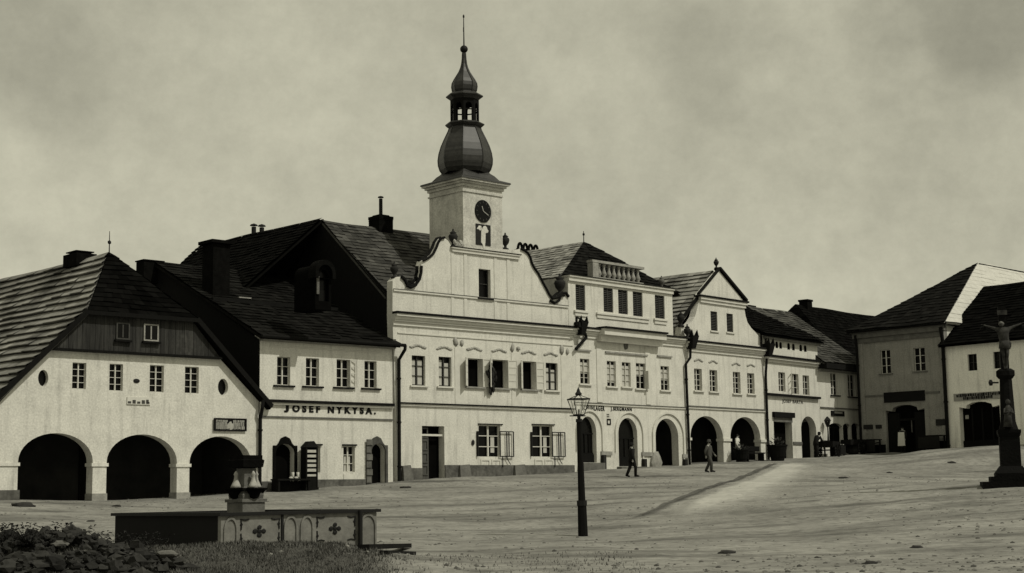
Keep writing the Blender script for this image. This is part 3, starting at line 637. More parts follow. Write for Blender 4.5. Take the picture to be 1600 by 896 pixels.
for k in range(6):
    m = MB(); m.box(-.25, .25, -.19, .12, .66+k*.22, .80+k*.22-random.uniform(0, .05)); m.build('goods', PALE, D)
B = empty('bench', F.at(F.uz(443, 765)[0], -.5, 0), F.rz, 'low black bench in front of the left portal of the shop house', 'bench'); B.location.z = gz(B.location.x, B.location.y)
m = MB(); m.box(-.85, 1.05, -.3, .3, .52, .60); m.build('seat', WOODD, B)
for x in (-.75, .9): m = MB(); m.box(x-.05, x+.05, -.26, .26, -.1, .52); m.build('leg', WOODD, B)
m = MB(); m.box(-.8, 1.0, .22, .28, .02, .5); m.build('back_panel', WOODD, B)
for k, (x, lb) in enumerate(((.0, 'pale boot on the black bench, left one of the pair'), (.28, 'pale boot on the black bench, right one of the pair'))):
    q = B.matrix_basis @ Vector((x+.15, -.05, .60)); o = MB()
    o.tube([(-.02, 0, .30), (-.01, 0, .12), (0, 0, .05)], [.075, .06, .065], 10); o.blob((-.09, 0, .045), .075, (1.8, .8, .75), 3, .05, 2)
    ob = o.build('boot', PALE, None, True); ob.location = q; ob.rotation_euler.z = F.rz; tag(ob, lb, 'boot', 'pair of boots on the bench')

# ---- the town hall with its clock tower
F = F3
H = House('town_hall', 'white town hall with curved gable and clock tower under dark onion domes', 'town hall', F, 2.0)
W3 = L3-.02
for i, q in enumerate(((643.5, 556, 664.5, 602.5), (685.5, 558, 705.5, 604), (730, 560.5, 754, 604.5), (768.5, 562.5, 793.5, 606.5), (816, 565, 837.5, 608.5), (853, 567.5, 871.5, 610))):
    if i in (2, 3, 4):
        b, f = window(H, q, 1, 1, bar=.05, depth=.30, leafs=((-1, 138, 4, 0, 1, SASHM, 1), (1, 168, 4, 0, 1, SASHM, 1)), glass=VOID, sillm=STONEL)
        for sd_ in (-1, 1):                              # the glazed leaves read as pale panes
            hu = b[1] if sd_ > 0 else b[0]; an = R_(180-168) if sd_ > 0 else R_(138); wl = (b[1]-b[0])/2
            c_, s_ = math.cos(an), -math.sin(an); m = MB(); m.obox((hu+.05*c_, -.02+.05*s_, b[2]+.06), (hu+.05*c_, -.02+.05*s_, b[3]-.06), .005, .005)
            m = MB(); m.add([(hu+q_*c_, -.02+q_*s_, z_) for q_ in (.05, wl-.05) for z_ in (b[2]+.05, b[3]-.05)], [(0, 1, 3, 2)]); H.part('pane', m, TRIM, f)
    else:
        window(H, q, 2, 3, bar=.055, fm=SASHD, depth=.14, curt=((.08, .42, .04, .86), (.58, .94, .04, .86)) if i == 0 else ((.1, .42, .04, .9), (.62, .95, .04, .8)) if i == 1 else ((.08, .42, .04, .82), (.6, .92, .04, .76)), sillm=TRIM)
for q in ((748, 664.5, 782, 715), (832, 665, 863.5, 715)):
    b, f = window(H, q, 2, 3, bar=.085, depth=.14, sill=False)
    H.bx('curtain', CURT, (b[0]+b[1])/2+.22, b[1]-.28, .188, .20, b[2]+.25, b[2]+1.1, f)
    H.bx('window_head', FLASH, b[0]-.05, b[1]+.15, -.06, -.003, b[3]+.02, b[3]+.07)
    m = MB()                                             # wire guard leaf folded back on the wall
    x0, x1, z0, z1 = b[1]-.12, b[1]+.82, b[2]+.05, b[2]+1.34
    for x in (x0, x0+.47, x0+.62, x1): m.box(x-.025, x+.025, -.13, -.09, z0, z1)
    for z in (z0, z1): m.box(x0, x1, -.132, -.088, z-.025, z+.025)
    H.bx('shutter_bar', IRON, b[0]-.16, b[0]-.10, -.12, -.002, z0, z1, f); m.obox((b[1]+.05, -.10, z0), (b[1]+.05, -.10, z0-.55), .04, .04); m.obox((b[1]+.3, -.10, z0-.02), (b[1]+.6, -.10, z0-.42), .03, .03)
    H.part('shutter', m, IRON, f)
    for k in (0, 1): x = b[0]+.12+k*.75; m = MB(); m.plate([(x, b[2]-.55), (x+.62, b[2]-.55), (x+.62, b[2]-.1), (x, b[2]-.1)], [[(x+.07, b[2]-.5), (x+.55, b[2]-.5), (x+.55, b[2]-.17), (x+.07, b[2]-.17)]], -.035, -.003); H.part('window_apron', m, TRIM)
# door
b = F.box(659.5, 666, 694.5, 746); H.holes.append([(b[0], b[2]-.2), (b[1], b[2]-.2), (b[1], b[3]), (b[0], b[3])])
H.bx('doorway', VOID, b[0]-.05, b[1]+.05, .46, .50, b[2]-.3, b[3]+.1)
H.bx('transom', TRIM, b[0], b[1], .12, .22, b[3]-.50, b[3]-.40)
m = MB(); dw = (b[1]-b[0])*.40; m.box(b[0]+.02, b[0]+dw, .20, .26, b[2]-.2, b[3]-.55)
for k in range(4): z = b[2]+.1+k*.62; m.plate([(b[0]+.08, z), (b[0]+dw-.06, z), (b[0]+dw-.06, z+.52), (b[0]+.08, z+.52)], [[(b[0]+.15, z+.07), (b[0]+dw-.13, z+.07), (b[0]+dw-.13, z+.45), (b[0]+.15, z+.45)]], .16, .197)
H.part('door', m, DOORW)
# gable window
window(H, (748, 421, 766.5, 466), 1, 2, fm=SASHD, depth=.2, sill=True, sillm=FLASH)
zc_ = 10.47
px_out = [(887.5, 464), (883, 458), (877, 459), (870, 465), (862, 467), (857, 460), (853, 452), (847, 441), (841, 429), (834, 419), (830, 411), (828, 403), (824, 396), (819, 392), (813, 389), (809, 391),
          (705, 385.5), (703, 381), (700, 376.5), (694, 371.5), (688, 373), (684, 379), (681, 387), (676, 397), (669, 403), (660, 408), (657.5, 416), (657, 426), (654.5, 437), (649, 444.5), (641, 447.5), (635, 444.5), (631, 437), (626, 432.5), (619, 433), (613.5, 439)]
gz_ = [F.uz(*q) for q in px_out]
outer = [(-.02, 1.3), (W3, 1.3), (W3, zc_)]+gz_+[(-.30, zc_)]
H.wall(outer, WHITE, .45)
def edge_line(pts, r, name='gable_coping'):
    m = MB(); m.tube([(u, -.05, z) for u, z in pts], r, 6); m.tube([(u, .28, z+.02) for u, z in pts], r*1.3, 6); return H.part(name, m, FLASH)
edge_line(gz_[4:15], .065); edge_line(gz_[19:26], .07); edge_line(gz_[26:34], .085); edge_line(gz_[0:5], .085)
for pts, s_ in ((((648, 432), (651, 438), (648, 446), (640, 450), (634, 447), (637, 443)), 1), (((858, 470), (865, 474), (872, 470), (874, 463), (880, 462)), 1)):
    m = MB(); q = [F.uz(*a) for a in pts]; m.tube([(u, -.09, z) for u, z in q], .075, 6); H.part('scroll', m, FLASH)
u0, u1 = F.uz(704, 388)[0], F.uz(811, 393)[0]; zl = F.uz(724, 388)[1]
m = MB(); m.box(u0, u1, -.16, -.003, zl-.10, zl-.02); m.box(u0+.05, u1-.05, -.10, -.003, zl-.26, zl-.103); H.part('gable_cornice', m, TRIM); H.bx('flashing', FLASH, u0-.03, u1+.03, -.19, .5, zl-.018, zl+.02)
zs = F.uz(630, 455)[1]; band(H, 'string_course', TRIM, -.25, W3-.3, zs-.05, zs+.04, .07); band(H, 'flashing', STONE, -.25, W3-.3, zs+.043, zs+.075, .085)
for px in (707, 727, 774, 794): u = F.uz(px, 430)[0]; band(H, 'pilaster', TRIM, u-.10, u+.10, zs+.09, zl-.28, .03)
for px in (707, 727, 774, 794): u = F.uz(px, 475)[0]; band(H, 'pilaster', TRIM, u-.10, u+.10, zc_+.16, zs-.06, .03)
cornice(H, -.30, W3, zc_, .9, .11)
zf_ = F.uz(620, 520)[1]; band(H, 'string_course', TRIM, 0, W3, zf_-.03, zf_+.03, .045)
zb_ = 6.06; band(H, 'flashing', FLASH, 0, W3, zb_-.04, zb_+.03, .15); band(H, 'string_course', TRIM, 0, W3, zb_-.14, zb_-.043, .09)
for i, (px, py) in enumerate(((653, 541.5), (694, 544), (741, 545.5), (780, 548), (826, 551), (860, 553.5))): u, z = F.uz(px, py); relief(H, u, z, .85, .16, seed=i)
for i, (px, py) in enumerate(((717, 536), (805, 544.5), (882, 549))):
    u, z = F.uz(px, py); m = MB(); m.blob((u-.22, -.03, z+.05), .20, (.8, .45, 1.3), i, .3, 1); m.blob((u+.20, -.03, z), .16, (.8, .4, 1.1), i+9, .3, 1); H.part('capital', m, ORN, smooth=True); band(H, 'pilaster', TRIM, u-.3, u+.3, zb_+.04, z-.25, .025)
# entrance wreath between the open windows
m = MB(); uw, zw = F.uz(764.5, 592)
for k in range(90):
    a = random.uniform(0, 6.28); r_ = random.uniform(0, 1)**.6; x = uw+.30*r_*math.cos(a)*(1.0 if math.sin(a) > -.3 else .7); z = zw+.78*r_*math.sin(a)
    m.blob((x, -.16+random.uniform(-.1, .06), z), random.uniform(.05, .12), (.7, .5, 1.4), k, .3, 1)
G = m.build('garland', LEAF if False else URN, None, off=(uw, -.16, zw)); G.location = F.at(uw, -.16, zw); G.rotation_euler.z = F.rz
tag(G, 'dark leafy garland hanging between two open windows of the town hall', 'garland')
# plinth and buttress stones
for x0, x1 in ((623.5, 659), (695, 897)):
    a, b_ = F.uz(x0, 745)[0], F.uz(x1, 740)[0]; H.bx('plinth', PLINTH, a, b_, -.06, -.003, 1.4, 3.0 if x0 > 650 else 2.85)
for x0, x1, y0, y1 in ((625, 641, 727, 736), (714, 733, 726, 745), (800, 819, 726, 740)):
    a = F.box(x0, y0, x1, y1); m = MB(); m.add([(a[0], -.34, a[2]-.6), (a[1], -.34, a[2]-.6), (a[1], -.003, a[2]-.6), (a[0], -.003, a[2]-.6), (a[0]+.08, -.16, a[3]-.05), (a[1]-.1, -.18, a[3]), (a[1]-.1, -.003, a[3]), (a[0]+.08, -.003, a[3]-.05)], [(0, 3, 2, 1), (4, 5, 6, 7), (0, 1, 5, 4), (1, 2, 6, 5), (2, 3, 7, 6), (3, 0, 4, 7)]); H.part('buttress_stone', m, STONE)
pt = F.box(735.5, 687, 741.5, 697); m = MB(); m.blob(((pt[0]+pt[1])/2, -.04, (pt[2]+pt[3])/2), .16, (.7, .25, 1.0), 2, .1, 1); H.part('bell_pull', m, URN)
# roof, with a rear wing running back over the shop house
ez, rt, rzz = 12.05, 6.05, 16.05
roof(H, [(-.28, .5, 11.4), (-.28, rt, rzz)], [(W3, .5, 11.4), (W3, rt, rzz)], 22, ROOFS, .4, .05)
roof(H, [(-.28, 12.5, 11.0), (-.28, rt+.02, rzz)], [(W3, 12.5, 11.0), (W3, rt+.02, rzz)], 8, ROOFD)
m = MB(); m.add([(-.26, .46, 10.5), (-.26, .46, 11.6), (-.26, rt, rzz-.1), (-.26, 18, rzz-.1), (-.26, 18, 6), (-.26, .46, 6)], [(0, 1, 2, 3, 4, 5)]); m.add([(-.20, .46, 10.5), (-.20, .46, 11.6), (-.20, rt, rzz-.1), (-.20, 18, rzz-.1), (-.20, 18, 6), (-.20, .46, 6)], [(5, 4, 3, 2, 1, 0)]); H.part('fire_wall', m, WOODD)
roof(H, [(-4.8, rt+.3, 12.2), (-.25, rt-.02, rzz+.12)], [(-4.8, 18.2, 12.2), (-.25, 18.2, rzz+.25)], 20, ROOFD, .5, .05)
roof(H, [(5.5, rt+4, 12.0), (-.22, rt+.3, rzz+.1)], [(5.5, 18.2, 12.0), (-.22, 18.2, rzz+.2)], 10, ROOFD)
H.bx('wall', WHITE2, -4.4, 5, 14, 17.8, 4, 12.0)
# dormer on the wing
def dormer():
    r = ray(487, 455); O = F.o; n = Vector((0, 0, 0))
    a = F.at(-4.8, 8, 12.2); b_ = F.at(-.25, 8, rzz+.12); c_ = F.at(-4.8, 12, 12.2); nn = (b_-a).cross(c_-a).normalized()
    k = (a-Vector((0, 0, EYE))).dot(nn)/r.dot(nn); P = Vector((0, 0, EYE))+r*k; return (P-F.o).dot(F.d), -(P-F.o).dot(F.n), P.z
du, dt, dz = dormer()
m = MB(); x0, x1 = du-.15, du+.75
m.plate(arch_pts(x0, x1, dz-.9, dz+.75, dz+1.25, 12), [arch_pts(x0+.20, x1-.14, dz-.5, dz+.62, dz+.95, 10)], dt-.5, dt+1.2); d_ = H.part('dormer', m, ROOFD)
m = MB(); m.plate(arch_pts(x0-.12, x1+.12, dz+.55, dz+.80, dz+1.42, 12), [arch_pts(x0+.06, x1-.06, dz+.551, dz+.78, dz+1.18, 12)], dt-.7, dt-.1); H.part('hood', m, STONED, d_)
H.bx('pane', GLASS, x0+.1, x1-.1, dt-.3, dt-.26, dz-.6, dz+1.0, d_)
H.bx('casing', STONE, x0+.06, x0+.19, dt-.56, dt-.502, dz-.2, dz+.62, d_)
# chimneys on the roof
cu, cz = F.uz(595, 338, rt); c = chimney(H, cu, rt, 15.2, F.uz(595, 344, rt)[1], .95, .95, STONED, .02)
ztop, zmid = F.uz(595, 337, rt)[1], F.uz(595, 346, rt)[1]
m = MB(); m.lathe([(.70, zmid), (.45, ztop), (.18, ztop+.02)], cu, rt, 4, R_(45)); H.part('chimney_cap', m, STONED, c)
zp = F.uz(595, 311, rt)[1]; m = MB(); m.tube([(cu, rt, ztop), (cu, rt, zp)], .10, 10); m.lathe([(.02, zp+.04), (.17, zp+.06), (.14, zp+.12), (.02, zp+.16)], cu, rt, 10); H.part('chimney_pot', m, IRON, c)
for px, pb, ptp in ((396.5, 368, 355), (409, 366, 356)):
    tt, zz = F.onU(px, pb, -.25); zt_ = F.onU(px, ptp, -.25)[1]
    m = MB(); m.tube([(-.25, tt, zz-.2), (-.25, tt, zt_)], .13, 10); m.lathe([(.05, zt_+.05), (.23, zt_+.07), (.18, zt_+.14), (.02, zt_+.2)], -.25, tt, 10); H.part('chimney_pot', m, IRON)
# urns on the gable
for px, py, h_ in ((712, 385, 1.0), (793.5, 389, .95), (620, 433, .85), (879, 462, 1.3)): u, z = F.uz(px, py); urn(H, u, .2, z-.05, h_)
m = MB(); u, z = F.uz(716, 376)
for k in range(5): m.blob((u-.15+.12*k, .05, z-.1-.1*(k % 3)), .15, (1, .6, 1.2), k, .4, 1)
H.part('carved_figure', m, ORN)
# the tower
T0, T1 = F.uz(724.5, 388)[0], F.uz(786, 388)[0]; TB = T1-T0; tc0 = (T0+T1)/2; tcy = .02+TB/2
m = MB(); m.box(T0, T1, .02, .02+TB, 14.12, 17.62); m.box(T0, T1, .6, .02+TB, 11.5, 14.12); tw = H.part('tower', m, TOWERP)
m = MB(); hb = TB/2
for k, (o_, z0, z1) in enumerate(((.06, 17.25, 17.33), (.08, 17.55, 17.70), (.18, 17.702, 17.82), (.30, 17.822, 17.93))): m.box(tc0-hb-o_, tc0+hb+o_, tcy-hb-o_, tcy+hb+o_, z0, z1)
H.part('cornice', m, TOWERP, tw)
def ZC(py): return F.uz(724, py, tcy)[1]
KX = (F.at(tc0, tcy)).y/FPX
def lp(*pr): return [(hpx*KX, ZC(py)) for hpx, py in pr]
m = MB(); z0 = 17.94; zN = ZC(270)
m.lathe([(hb*1.414+.50, z0-.02), (hb*1.414+.47, z0+.06), (hb*1.414*.93, z0+.22), (hb*1.414*.80, z0+.46), (hb*1.414*.70, zN-.1), (hb*1.414*.62, zN+.05)], tc0, tcy, 4, R_(45)); H.part('roof', m, COPPER, tw)
PH = 0.0
base_ang = math.atan2(-1, -1)          # vertex towards the viewer (local -x,-y)
m = MB(); prof = lp((36, 272), (40.5, 266), (43, 258), (43.5, 250), (42, 240), (38.5, 229), (34, 219), (29.5, 210), (26.5, 204), (25, 199))
# panels of sheet: each facet ring its own island
def faceted(m, prof, seg=8, ph=base_ang):
    for i in range(len(prof)-1):
        for k in range(seg):
            a0, a1 = ph+2*math.pi*k/seg, ph+2*math.pi*(k+1)/seg; (r0, z0), (r1, z1) = prof[i], prof[i+1]
            P = [(tc0+r0*math.cos(a0), tcy+r0*math.sin(a0), z0), (tc0+r0*math.cos(a1), tcy+r0*math.sin(a1), z0), (tc0+r1*math.cos(a1), tcy+r1*math.sin(a1), z1), (tc0+r1*math.cos(a0), tcy+r1*math.sin(a0), z1)]
            m.quad(*P)
    for k in range(seg):
        a0 = ph+2*math.pi*k/seg; m.tube([(tc0+r*math.cos(a0), tcy+r*math.sin(a0), z) for r, z in prof], .035, 5)
fine = []
for i in range(len(prof)-1):
    for s in range(3): fine.append(tuple(prof[i][j]+(prof[i+1][j]-prof[i][j])*s/3 for j in (0, 1)))
fine.append(prof[-1]); faceted(m, fine); H.part('onion_dome', m, COPPER, tw)
m = MB(); m.lathe(lp((24, 201), (28, 199), (31.5, 196), (31.5, 194.5), (26, 192.5), (22, 192)), tc0, tcy, 8, base_ang); H.part('lantern_ledge', m, COPPER, tw)
m = MB(); r8 = 23*KX; zb8, zt8 = ZC(193), ZC(156); wf = r8*.765; ap = r8*.924
for k in range(8):
    a = base_ang+math.pi/8+2*math.pi*k/8; q = MB()
    q.plate([(-wf/2, zb8), (wf/2, zb8), (wf/2, zt8), (-wf/2, zt8)], [arch_pts(-wf*.30, wf*.30, zb8+.02, zb8+.72*(zt8-zb8)-.1, zb8+.80*(zt8-zb8), 8)], 0, .10)
    q.box(-wf*.3, wf*.3, .02, .06, zb8+.48*(zt8-zb8), zb8+.53*(zt8-zb8))
    ca, sa = math.cos(a), math.sin(a)
    m.add([(tc0+(ap-p_[1])*ca-p_[0]*sa, tcy+(ap-p_[1])*sa+p_[0]*ca, p_[2]) for p_ in q.v], q.f)
m.box(tc0-.06, tc0+.06, tcy-.06, tcy+.06, zb8, zt8); H.part('lantern', m, WOODD, tw)
m = MB(); m.lathe(lp((22, 158), (24, 156), (30, 152), (30, 150.5), (25, 147.5), (19, 146), (17, 144)), tc0, tcy, 8, base_ang); H.part('lantern_cornice', m, COPPER, tw)
m = MB(); prof = lp((17.5, 146), (19.5, 142), (20.5, 136), (19.8, 130.5), (16.5, 124.5), (12.5, 118.5), (8.5, 112.5), (5.6, 106), (4.0, 100), (3.0, 92), (2.5, 83)); faceted(m, prof); H.part('onion_dome', m, COPPER, tw)
m = MB(); m.blob((tc0, tcy, ZC(77)), 6.3*KX, (1, 1, 1), 1, .0, 3); H.part('ball', m, IRON, tw, True)
m = MB(); m.tube([(tc0, tcy, ZC(83)), (tc0, tcy, ZC(23))], [.045, .02], 6)
vz0, vz1 = ZC(53), ZC(45); m.plate([(-.42, vz0), (-.01, vz0+.04), (-.01, vz1), (-.42, vz1-.05)], [[(-.27, vz0+.1), (-.15, vz0+.1), (-.15, vz1-.1), (-.27, vz1-.1)]], -.015, .015)
for i in range(len(m.v)-16, len(m.v)): x, y, z = m.v[i]; m.v[i] = (tc0+x*.7, tcy+y+x*.7, z)
m.blob((tc0, tcy, ZC(26)), .06, (1, 1, 1.8), 2, 0, 1); H.part('weathervane', m, IRON, tw)
# clock face and painted niche
cu, cz = F.uz(754.5, 330.5); rr_ = .56
def disc(m, r0, r1, y0, y1, n=32):
    o = [(cu+r1*math.cos(2*math.pi*i/n), cz+r1*1.08*math.sin(2*math.pi*i/n)) for i in range(n)]
    m.plate(o, [] if r0 == 0 else [[(cu+r0*math.cos(2*math.pi*i/n), cz+r0*1.08*math.sin(2*math.pi*i/n)) for i in range(n)]], y0, y1)
m = MB(); disc(m, 0, rr_, -.03, .017); ck = H.part('clock_face', m, PAINTB, tw)
m = MB()
for k in range(12): a = k*math.pi/6; m.obox((cu+.40*math.sin(a), -.036, cz+.43*math.cos(a)), (cu+.50*math.sin(a), -.036, cz+.54*math.cos(a)), .035, .01, Vector((0, 1, 0)))
H.part('hour_marks', m, PAINTG, ck)
for a, l in ((R_(118), .40), (R_(-20), .28)): m = MB(); m.obox((cu, -.045, cz), (cu+l*math.sin(a), -.045, cz+l*math.cos(a)), .05, .012, Vector((0, 1, 0))); H.part('clock_hand', m, STONEL, ck)
b = F.box(743.5, 351, 766.5, 383.5); m = MB(); m.plate(rect(b), [], -.012, .017); pn = H.part('painted_panel', m, URN, tw)
m = MB(); m.blob(((b[0]+b[1])/2+.02, -.012, (b[2]+b[3])/2-.1), .17, (1.0, .08, 3.2), 4, .25, 2); m.blob(((b[0]+b[1])/2+.12, -.012, b[3]-.3), .20, (1.1, .08, .9), 7, .4, 2); m.blob((b[0]+.28, -.012, b[3]-.22), .15, (1.2, .08, .8), 9, .4, 2); H.part('painted_figure', m, WHITE2, pn)

# ---- the tall house with the balustrade
F = F4
H = House('balustraded_house', 'tall white house with a roof balustrade and louvred attic windows', 'house', F, 2.6)
for i, q in enumerate(((899.5, 445.5, 914.5, 485), (943, 450.5, 958, 488), (966, 453.5, 981, 491), (989, 456.5, 1004, 494.5), (1023.5, 462, 1038.5, 498))):
    b = F.box(*q); H.holes.append(rect(b)); m = MB(); u0, u1, z0, z1 = b
    m.box(u0, u0+.07, .06, .12, z0, z1); m.box(u1-.07, u1, .06, .12, z0, z1); um = (u0+u1)/2; m.box(um-.03, um+.03, .06, .12, z0, z1)
    n = 13
    for k in range(n): z = z0+(z1-z0)*(k+.2)/n; m.add([(u0+.07, .06, z), (u1-.07, .06, z), (u1-.07, .13, z+.09), (u0+.07, .13, z+.09)], [(0, 1, 2, 3)])
    f = H.part('window', m, LOUV); H.bx('pane', GLASS, u0, u1, .16, .2, z0, z1, f)
    if i in (0, 4): m = MB(); m.box(u0-.2, u1+.2, -.12, -.003, z0-.14, z0-.04); m.box(u0-.12, u1+.12, -.06, -.003, z0-.34, z0-.143); H.part('sill', m, TRIM, f)
a, b_ = F.uz(931, 491)[0], F.uz(1014, 500)[0]; zq = F.uz(950, 490)[1]; m = MB(); m.box(a, b_, -.12, -.003, zq-.12, zq-.02); m.box(a+.06, b_-.06, -.06, -.003, zq-.32, zq-.123); H.part('sill_course', m, TRIM)
for i, q in enumerate(((906.5, 561, 921, 600), (948.5, 564.5, 962.5, 604), (972, 566.5, 985.5, 604.5), (994, 568, 1009, 607.5), (1032.5, 572.5, 1045.5, 610))):
    fr = .42 if i in (0, 4) else .16 if i == 1 else .02
    b, f = window(H, q, 2, 4, bar=.04, depth=.08, curt=((.04, .96, fr, .86),) if i != 3 else ((.04, .96, .55, .88),), sillm=TRIM)
b = F.box(993.5, 577, 1009, 607.5); H.bx('sash', SASHM, b[1]-.12, b[1]+.02, -.3, .0, b[2], b[3]-.1)
pu = {}
for k, (x0, x1, yt, ys, yb) in enumerate(((906, 932, 651, 676, 723), (966.5, 996, 653.5, 678, 729), (1024.5, 1060, 654.5, 682, 729))):
    u0, u1 = F.uz(x0, 690)[0], F.uz(x1, 690)[0]; xm = (x0+x1)/2; zt, zs, zb = F.uz(xm, yt)[1], F.uz(xm, ys)[1], F.uz(xm, yb)[1]
    H.holes.append(arch_pts(u0, u1, zb-.2 if k == 2 else zb, zs, zt)); pu[k] = (u0, u1, zb, zs, zt)
    oi = arch_pts(u0-.26, u1+.44, zs-1.0, zs, zt+.28); oo = arch_pts(u0-.35, u1+.54, zs-1.0, zs, zt+.39)
    m = MB(); m.plate([oo[0], oi[0]]+list(reversed(oi[2:]))[:] and [oo[0]]+[oi[0]]+list(reversed(oi[2:]))+[oi[1]][:0]+[oi[1], oo[1]]+oo[2:-1], [], -.085, -.003)
    H.part('arch_moulding', m, TRIM)
    H.bx('impost', STONEL, u1+.32, u1+1.25 if k < 2 else u1+.9, -.09, -.003, zs-1.25, zs-1.03)
    H.bx('arch_pier', TRIM, u1+.40, u1+.50, -.07, -.003, zb-.4, zs-1.26); H.bx('guard_stone', URN, u1+.33, u1+.56, -.22, -.003, zb-.4, zb+.42)
    if k < 2:                                            # shop front filling the arch
        m = MB(); m.plate(arch_pts(u0, u1, zb, zs, zt), [], .30, .34); H.part('shop_window', m, GLASS)
        m = MB()
        for j in range(1, 4): x = u0+(u1-u0)*j/4; m.box(x-.02, x+.02, .25, .295, zb+.5, zb+1.6)
        for z in (zb+.5, zb+1.6, zb+2.6): m.box(u0, u1, .24, .296, z-.04, z+.04)
        m.box(u0, u1, .2, .296, zb, zb+.46); H.part('shop_front', m, WOODD)
        H.bx('step', STONE, u0-.2, u1+.3, -.35, .0, zb-.5, zb-.02)
    else:
        m = MB(); m.blob((u0-.15, -.05, zb+.2), .55, (.9, .5, 1.2), 5, .15, 2); H.part('buttress_stone', m, STONEL)
A4 = 9.06; Z4 = 13.35; Zc = 10.50
H.wall([(-.02, 2), (L4, 2), (L4, Zc), (A4, Zc), (A4, Z4), (-.30, Z4), (-.30, Zc), (-.02, Zc)], WHITE, .5)
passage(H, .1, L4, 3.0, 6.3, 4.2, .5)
H.bx('side_wall', TOWERP, -.29, .1, .51, 9, 9, Z4); H.bx('side_wall', TOWERP, A4-.3, A4-.002, .51, 9, 9, Z4)
m = MB(); m.box(-.36, A4+.05, -.20, .55, Z4+.002, Z4+.09); m.box(-.33, A4, -.12, -.003, Z4-.22, Z4-.003); H.part('cornice', m, TRIM); H.bx('flashing', FLASH, -.4, A4+.08, -.24, .6, Z4+.093, Z4+.13)
cornice(H, 0, L4-.1, 10.52, .8, .10)
a, b_ = F.uz(931, 516)[0], F.uz(1029, 527)[0]; H.bx('flashing', FLASH, a, b_, -.75, -.003, 10.60, 10.70); m = MB(); m.box(a+.03, b_-.03, -.62, -.003, 10.25, 10.597); m.box(a+.06, b_-.06, -.35, -.003, 9.9, 10.247); H.part('cornice', m, TRIM)
for px in (936, 1012): u = F.uz(px, 580)[0]; band(H, 'pilaster', TRIM, u-.22, u+.22, 6.5, 9.85, .035)
zb_ = 6.42; band(H, 'flashing', STONE, -.0, L4, zb_-.015, zb_+.03, .10); band(H, 'string_course', TRIM, 0, L4, zb_-.10, zb_-.018, .07)
for p0, p1 in (((945, 549), (1011, 555.5)), ((1026, 555), (1049, 558)), ((899, 545.5), (922, 547.5))): a, z = F.uz(*p0); b_ = F.uz(*p1)[0]; H.bx('window_head', STONEL, a, b_, -.09, -.003, z-.09, z)
u, z = F.uz(977.5, 538); m = MB(); m.blob((u, -.02, z), .22, (.9, .3, 1.5), 3, .1, 2); m.blob((u, -.02, z+.3), .2, (1.1, .3, .6), 4, .1, 1); H.part('shield_ornament', m, STONE, smooth=True)
u, z = F.uz(951, 659.5); m = MB(); m.plate([(u-.17, z-.17), (u+.17, z-.17), (u+.17, z+.17), (u-.17, z+.17)], [[(u-.10, z-.10), (u+.10, z-.10), (u+.10, z+.10), (u-.10, z+.10)]], -.03, -.003); H.part('number_plate', m, PAINTB); m = MB()
for k in range(6): m.box(u-.16+.08*(k % 3), u-.11+.08*(k % 3), -.012, -.003, z+.25+.12*(k//3), z+.33+.12*(k//3))
H.part('mark', m, PAINTG)
z0, z1 = F.uz(930, 642)[1], F.uz(930, 636)[1]
H.part('lettering', text_mb('SCHUHLAGER', F.uz(909, 638)[0], F.uz(944.5, 640)[0], z0+.0, z1+.07, -.012, .016, .03, 1.25), PAINTB)
z0, z1 = F.uz(970, 643.5)[1], F.uz(970, 638)[1]
H.part('lettering', text_mb('J.BERGMANN', F.uz(954, 640)[0], F.uz(987, 642)[0], z0-.02, z1+.05, -.012, .016, .03, 1.25), PAINTB)
# balustrade
a, b_ = F.uz(927, 425)[0], F.uz(1007, 425)[0]; zb0 = Z4+.13; h_ = F.uz(930, 410)[1]-zb0
bal = H.bx('balustrade', STONEL, a, a+.50, .02, .42, zb0, zb0+h_); bal['label'] = 'stone balustrade with turned balusters'
H.bx('rail', STONEL, a-.05, b_, .0, .44, zb0+h_+.002, zb0+h_+.14, bal); H.bx('rail', STONEL, a+.5, b_, .08, .36, zb0, zb0+.12, bal)
for k in range(9):
    x = a+.75+k*(b_-a-.85)/8.6; m = MB(); r = .12
    m.lathe([(r*1.1, zb0+.12), (r*.6, zb0+.2), (r*1.35, zb0+.3), (r*1.1, zb0+.42), (r*.55, zb0+.62), (r*.7, zb0+h_-.12), (r*1.0, zb0+h_-.06), (r*1.0, zb0+h_)], x, .22, 10); H.part('baluster', m, STONEL, bal, True)
u, z = F.uz(1041, 456); urn(H, u-.1, .25, zb0-.03, F.uz(1041, 430)[1]-zb0, STONE)
# hipped roof
ap = (5.75, 4.0, 16.45)
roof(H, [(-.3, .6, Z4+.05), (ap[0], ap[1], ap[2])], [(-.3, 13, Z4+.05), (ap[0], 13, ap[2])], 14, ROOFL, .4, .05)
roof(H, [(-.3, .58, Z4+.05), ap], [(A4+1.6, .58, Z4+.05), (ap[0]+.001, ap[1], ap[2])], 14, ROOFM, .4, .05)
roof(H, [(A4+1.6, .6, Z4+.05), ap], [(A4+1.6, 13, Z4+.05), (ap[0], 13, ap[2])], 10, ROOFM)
m = MB(); m.tube([(ap[0], ap[1], ap[2]), (ap[0], ap[1], ap[2]+.65)], [.03, .02], 6); m.blob((ap[0], ap[1], ap[2]+.45), .08, (1, 1, 1.2), 1, 0, 1); H.part('finial', m, IRON)
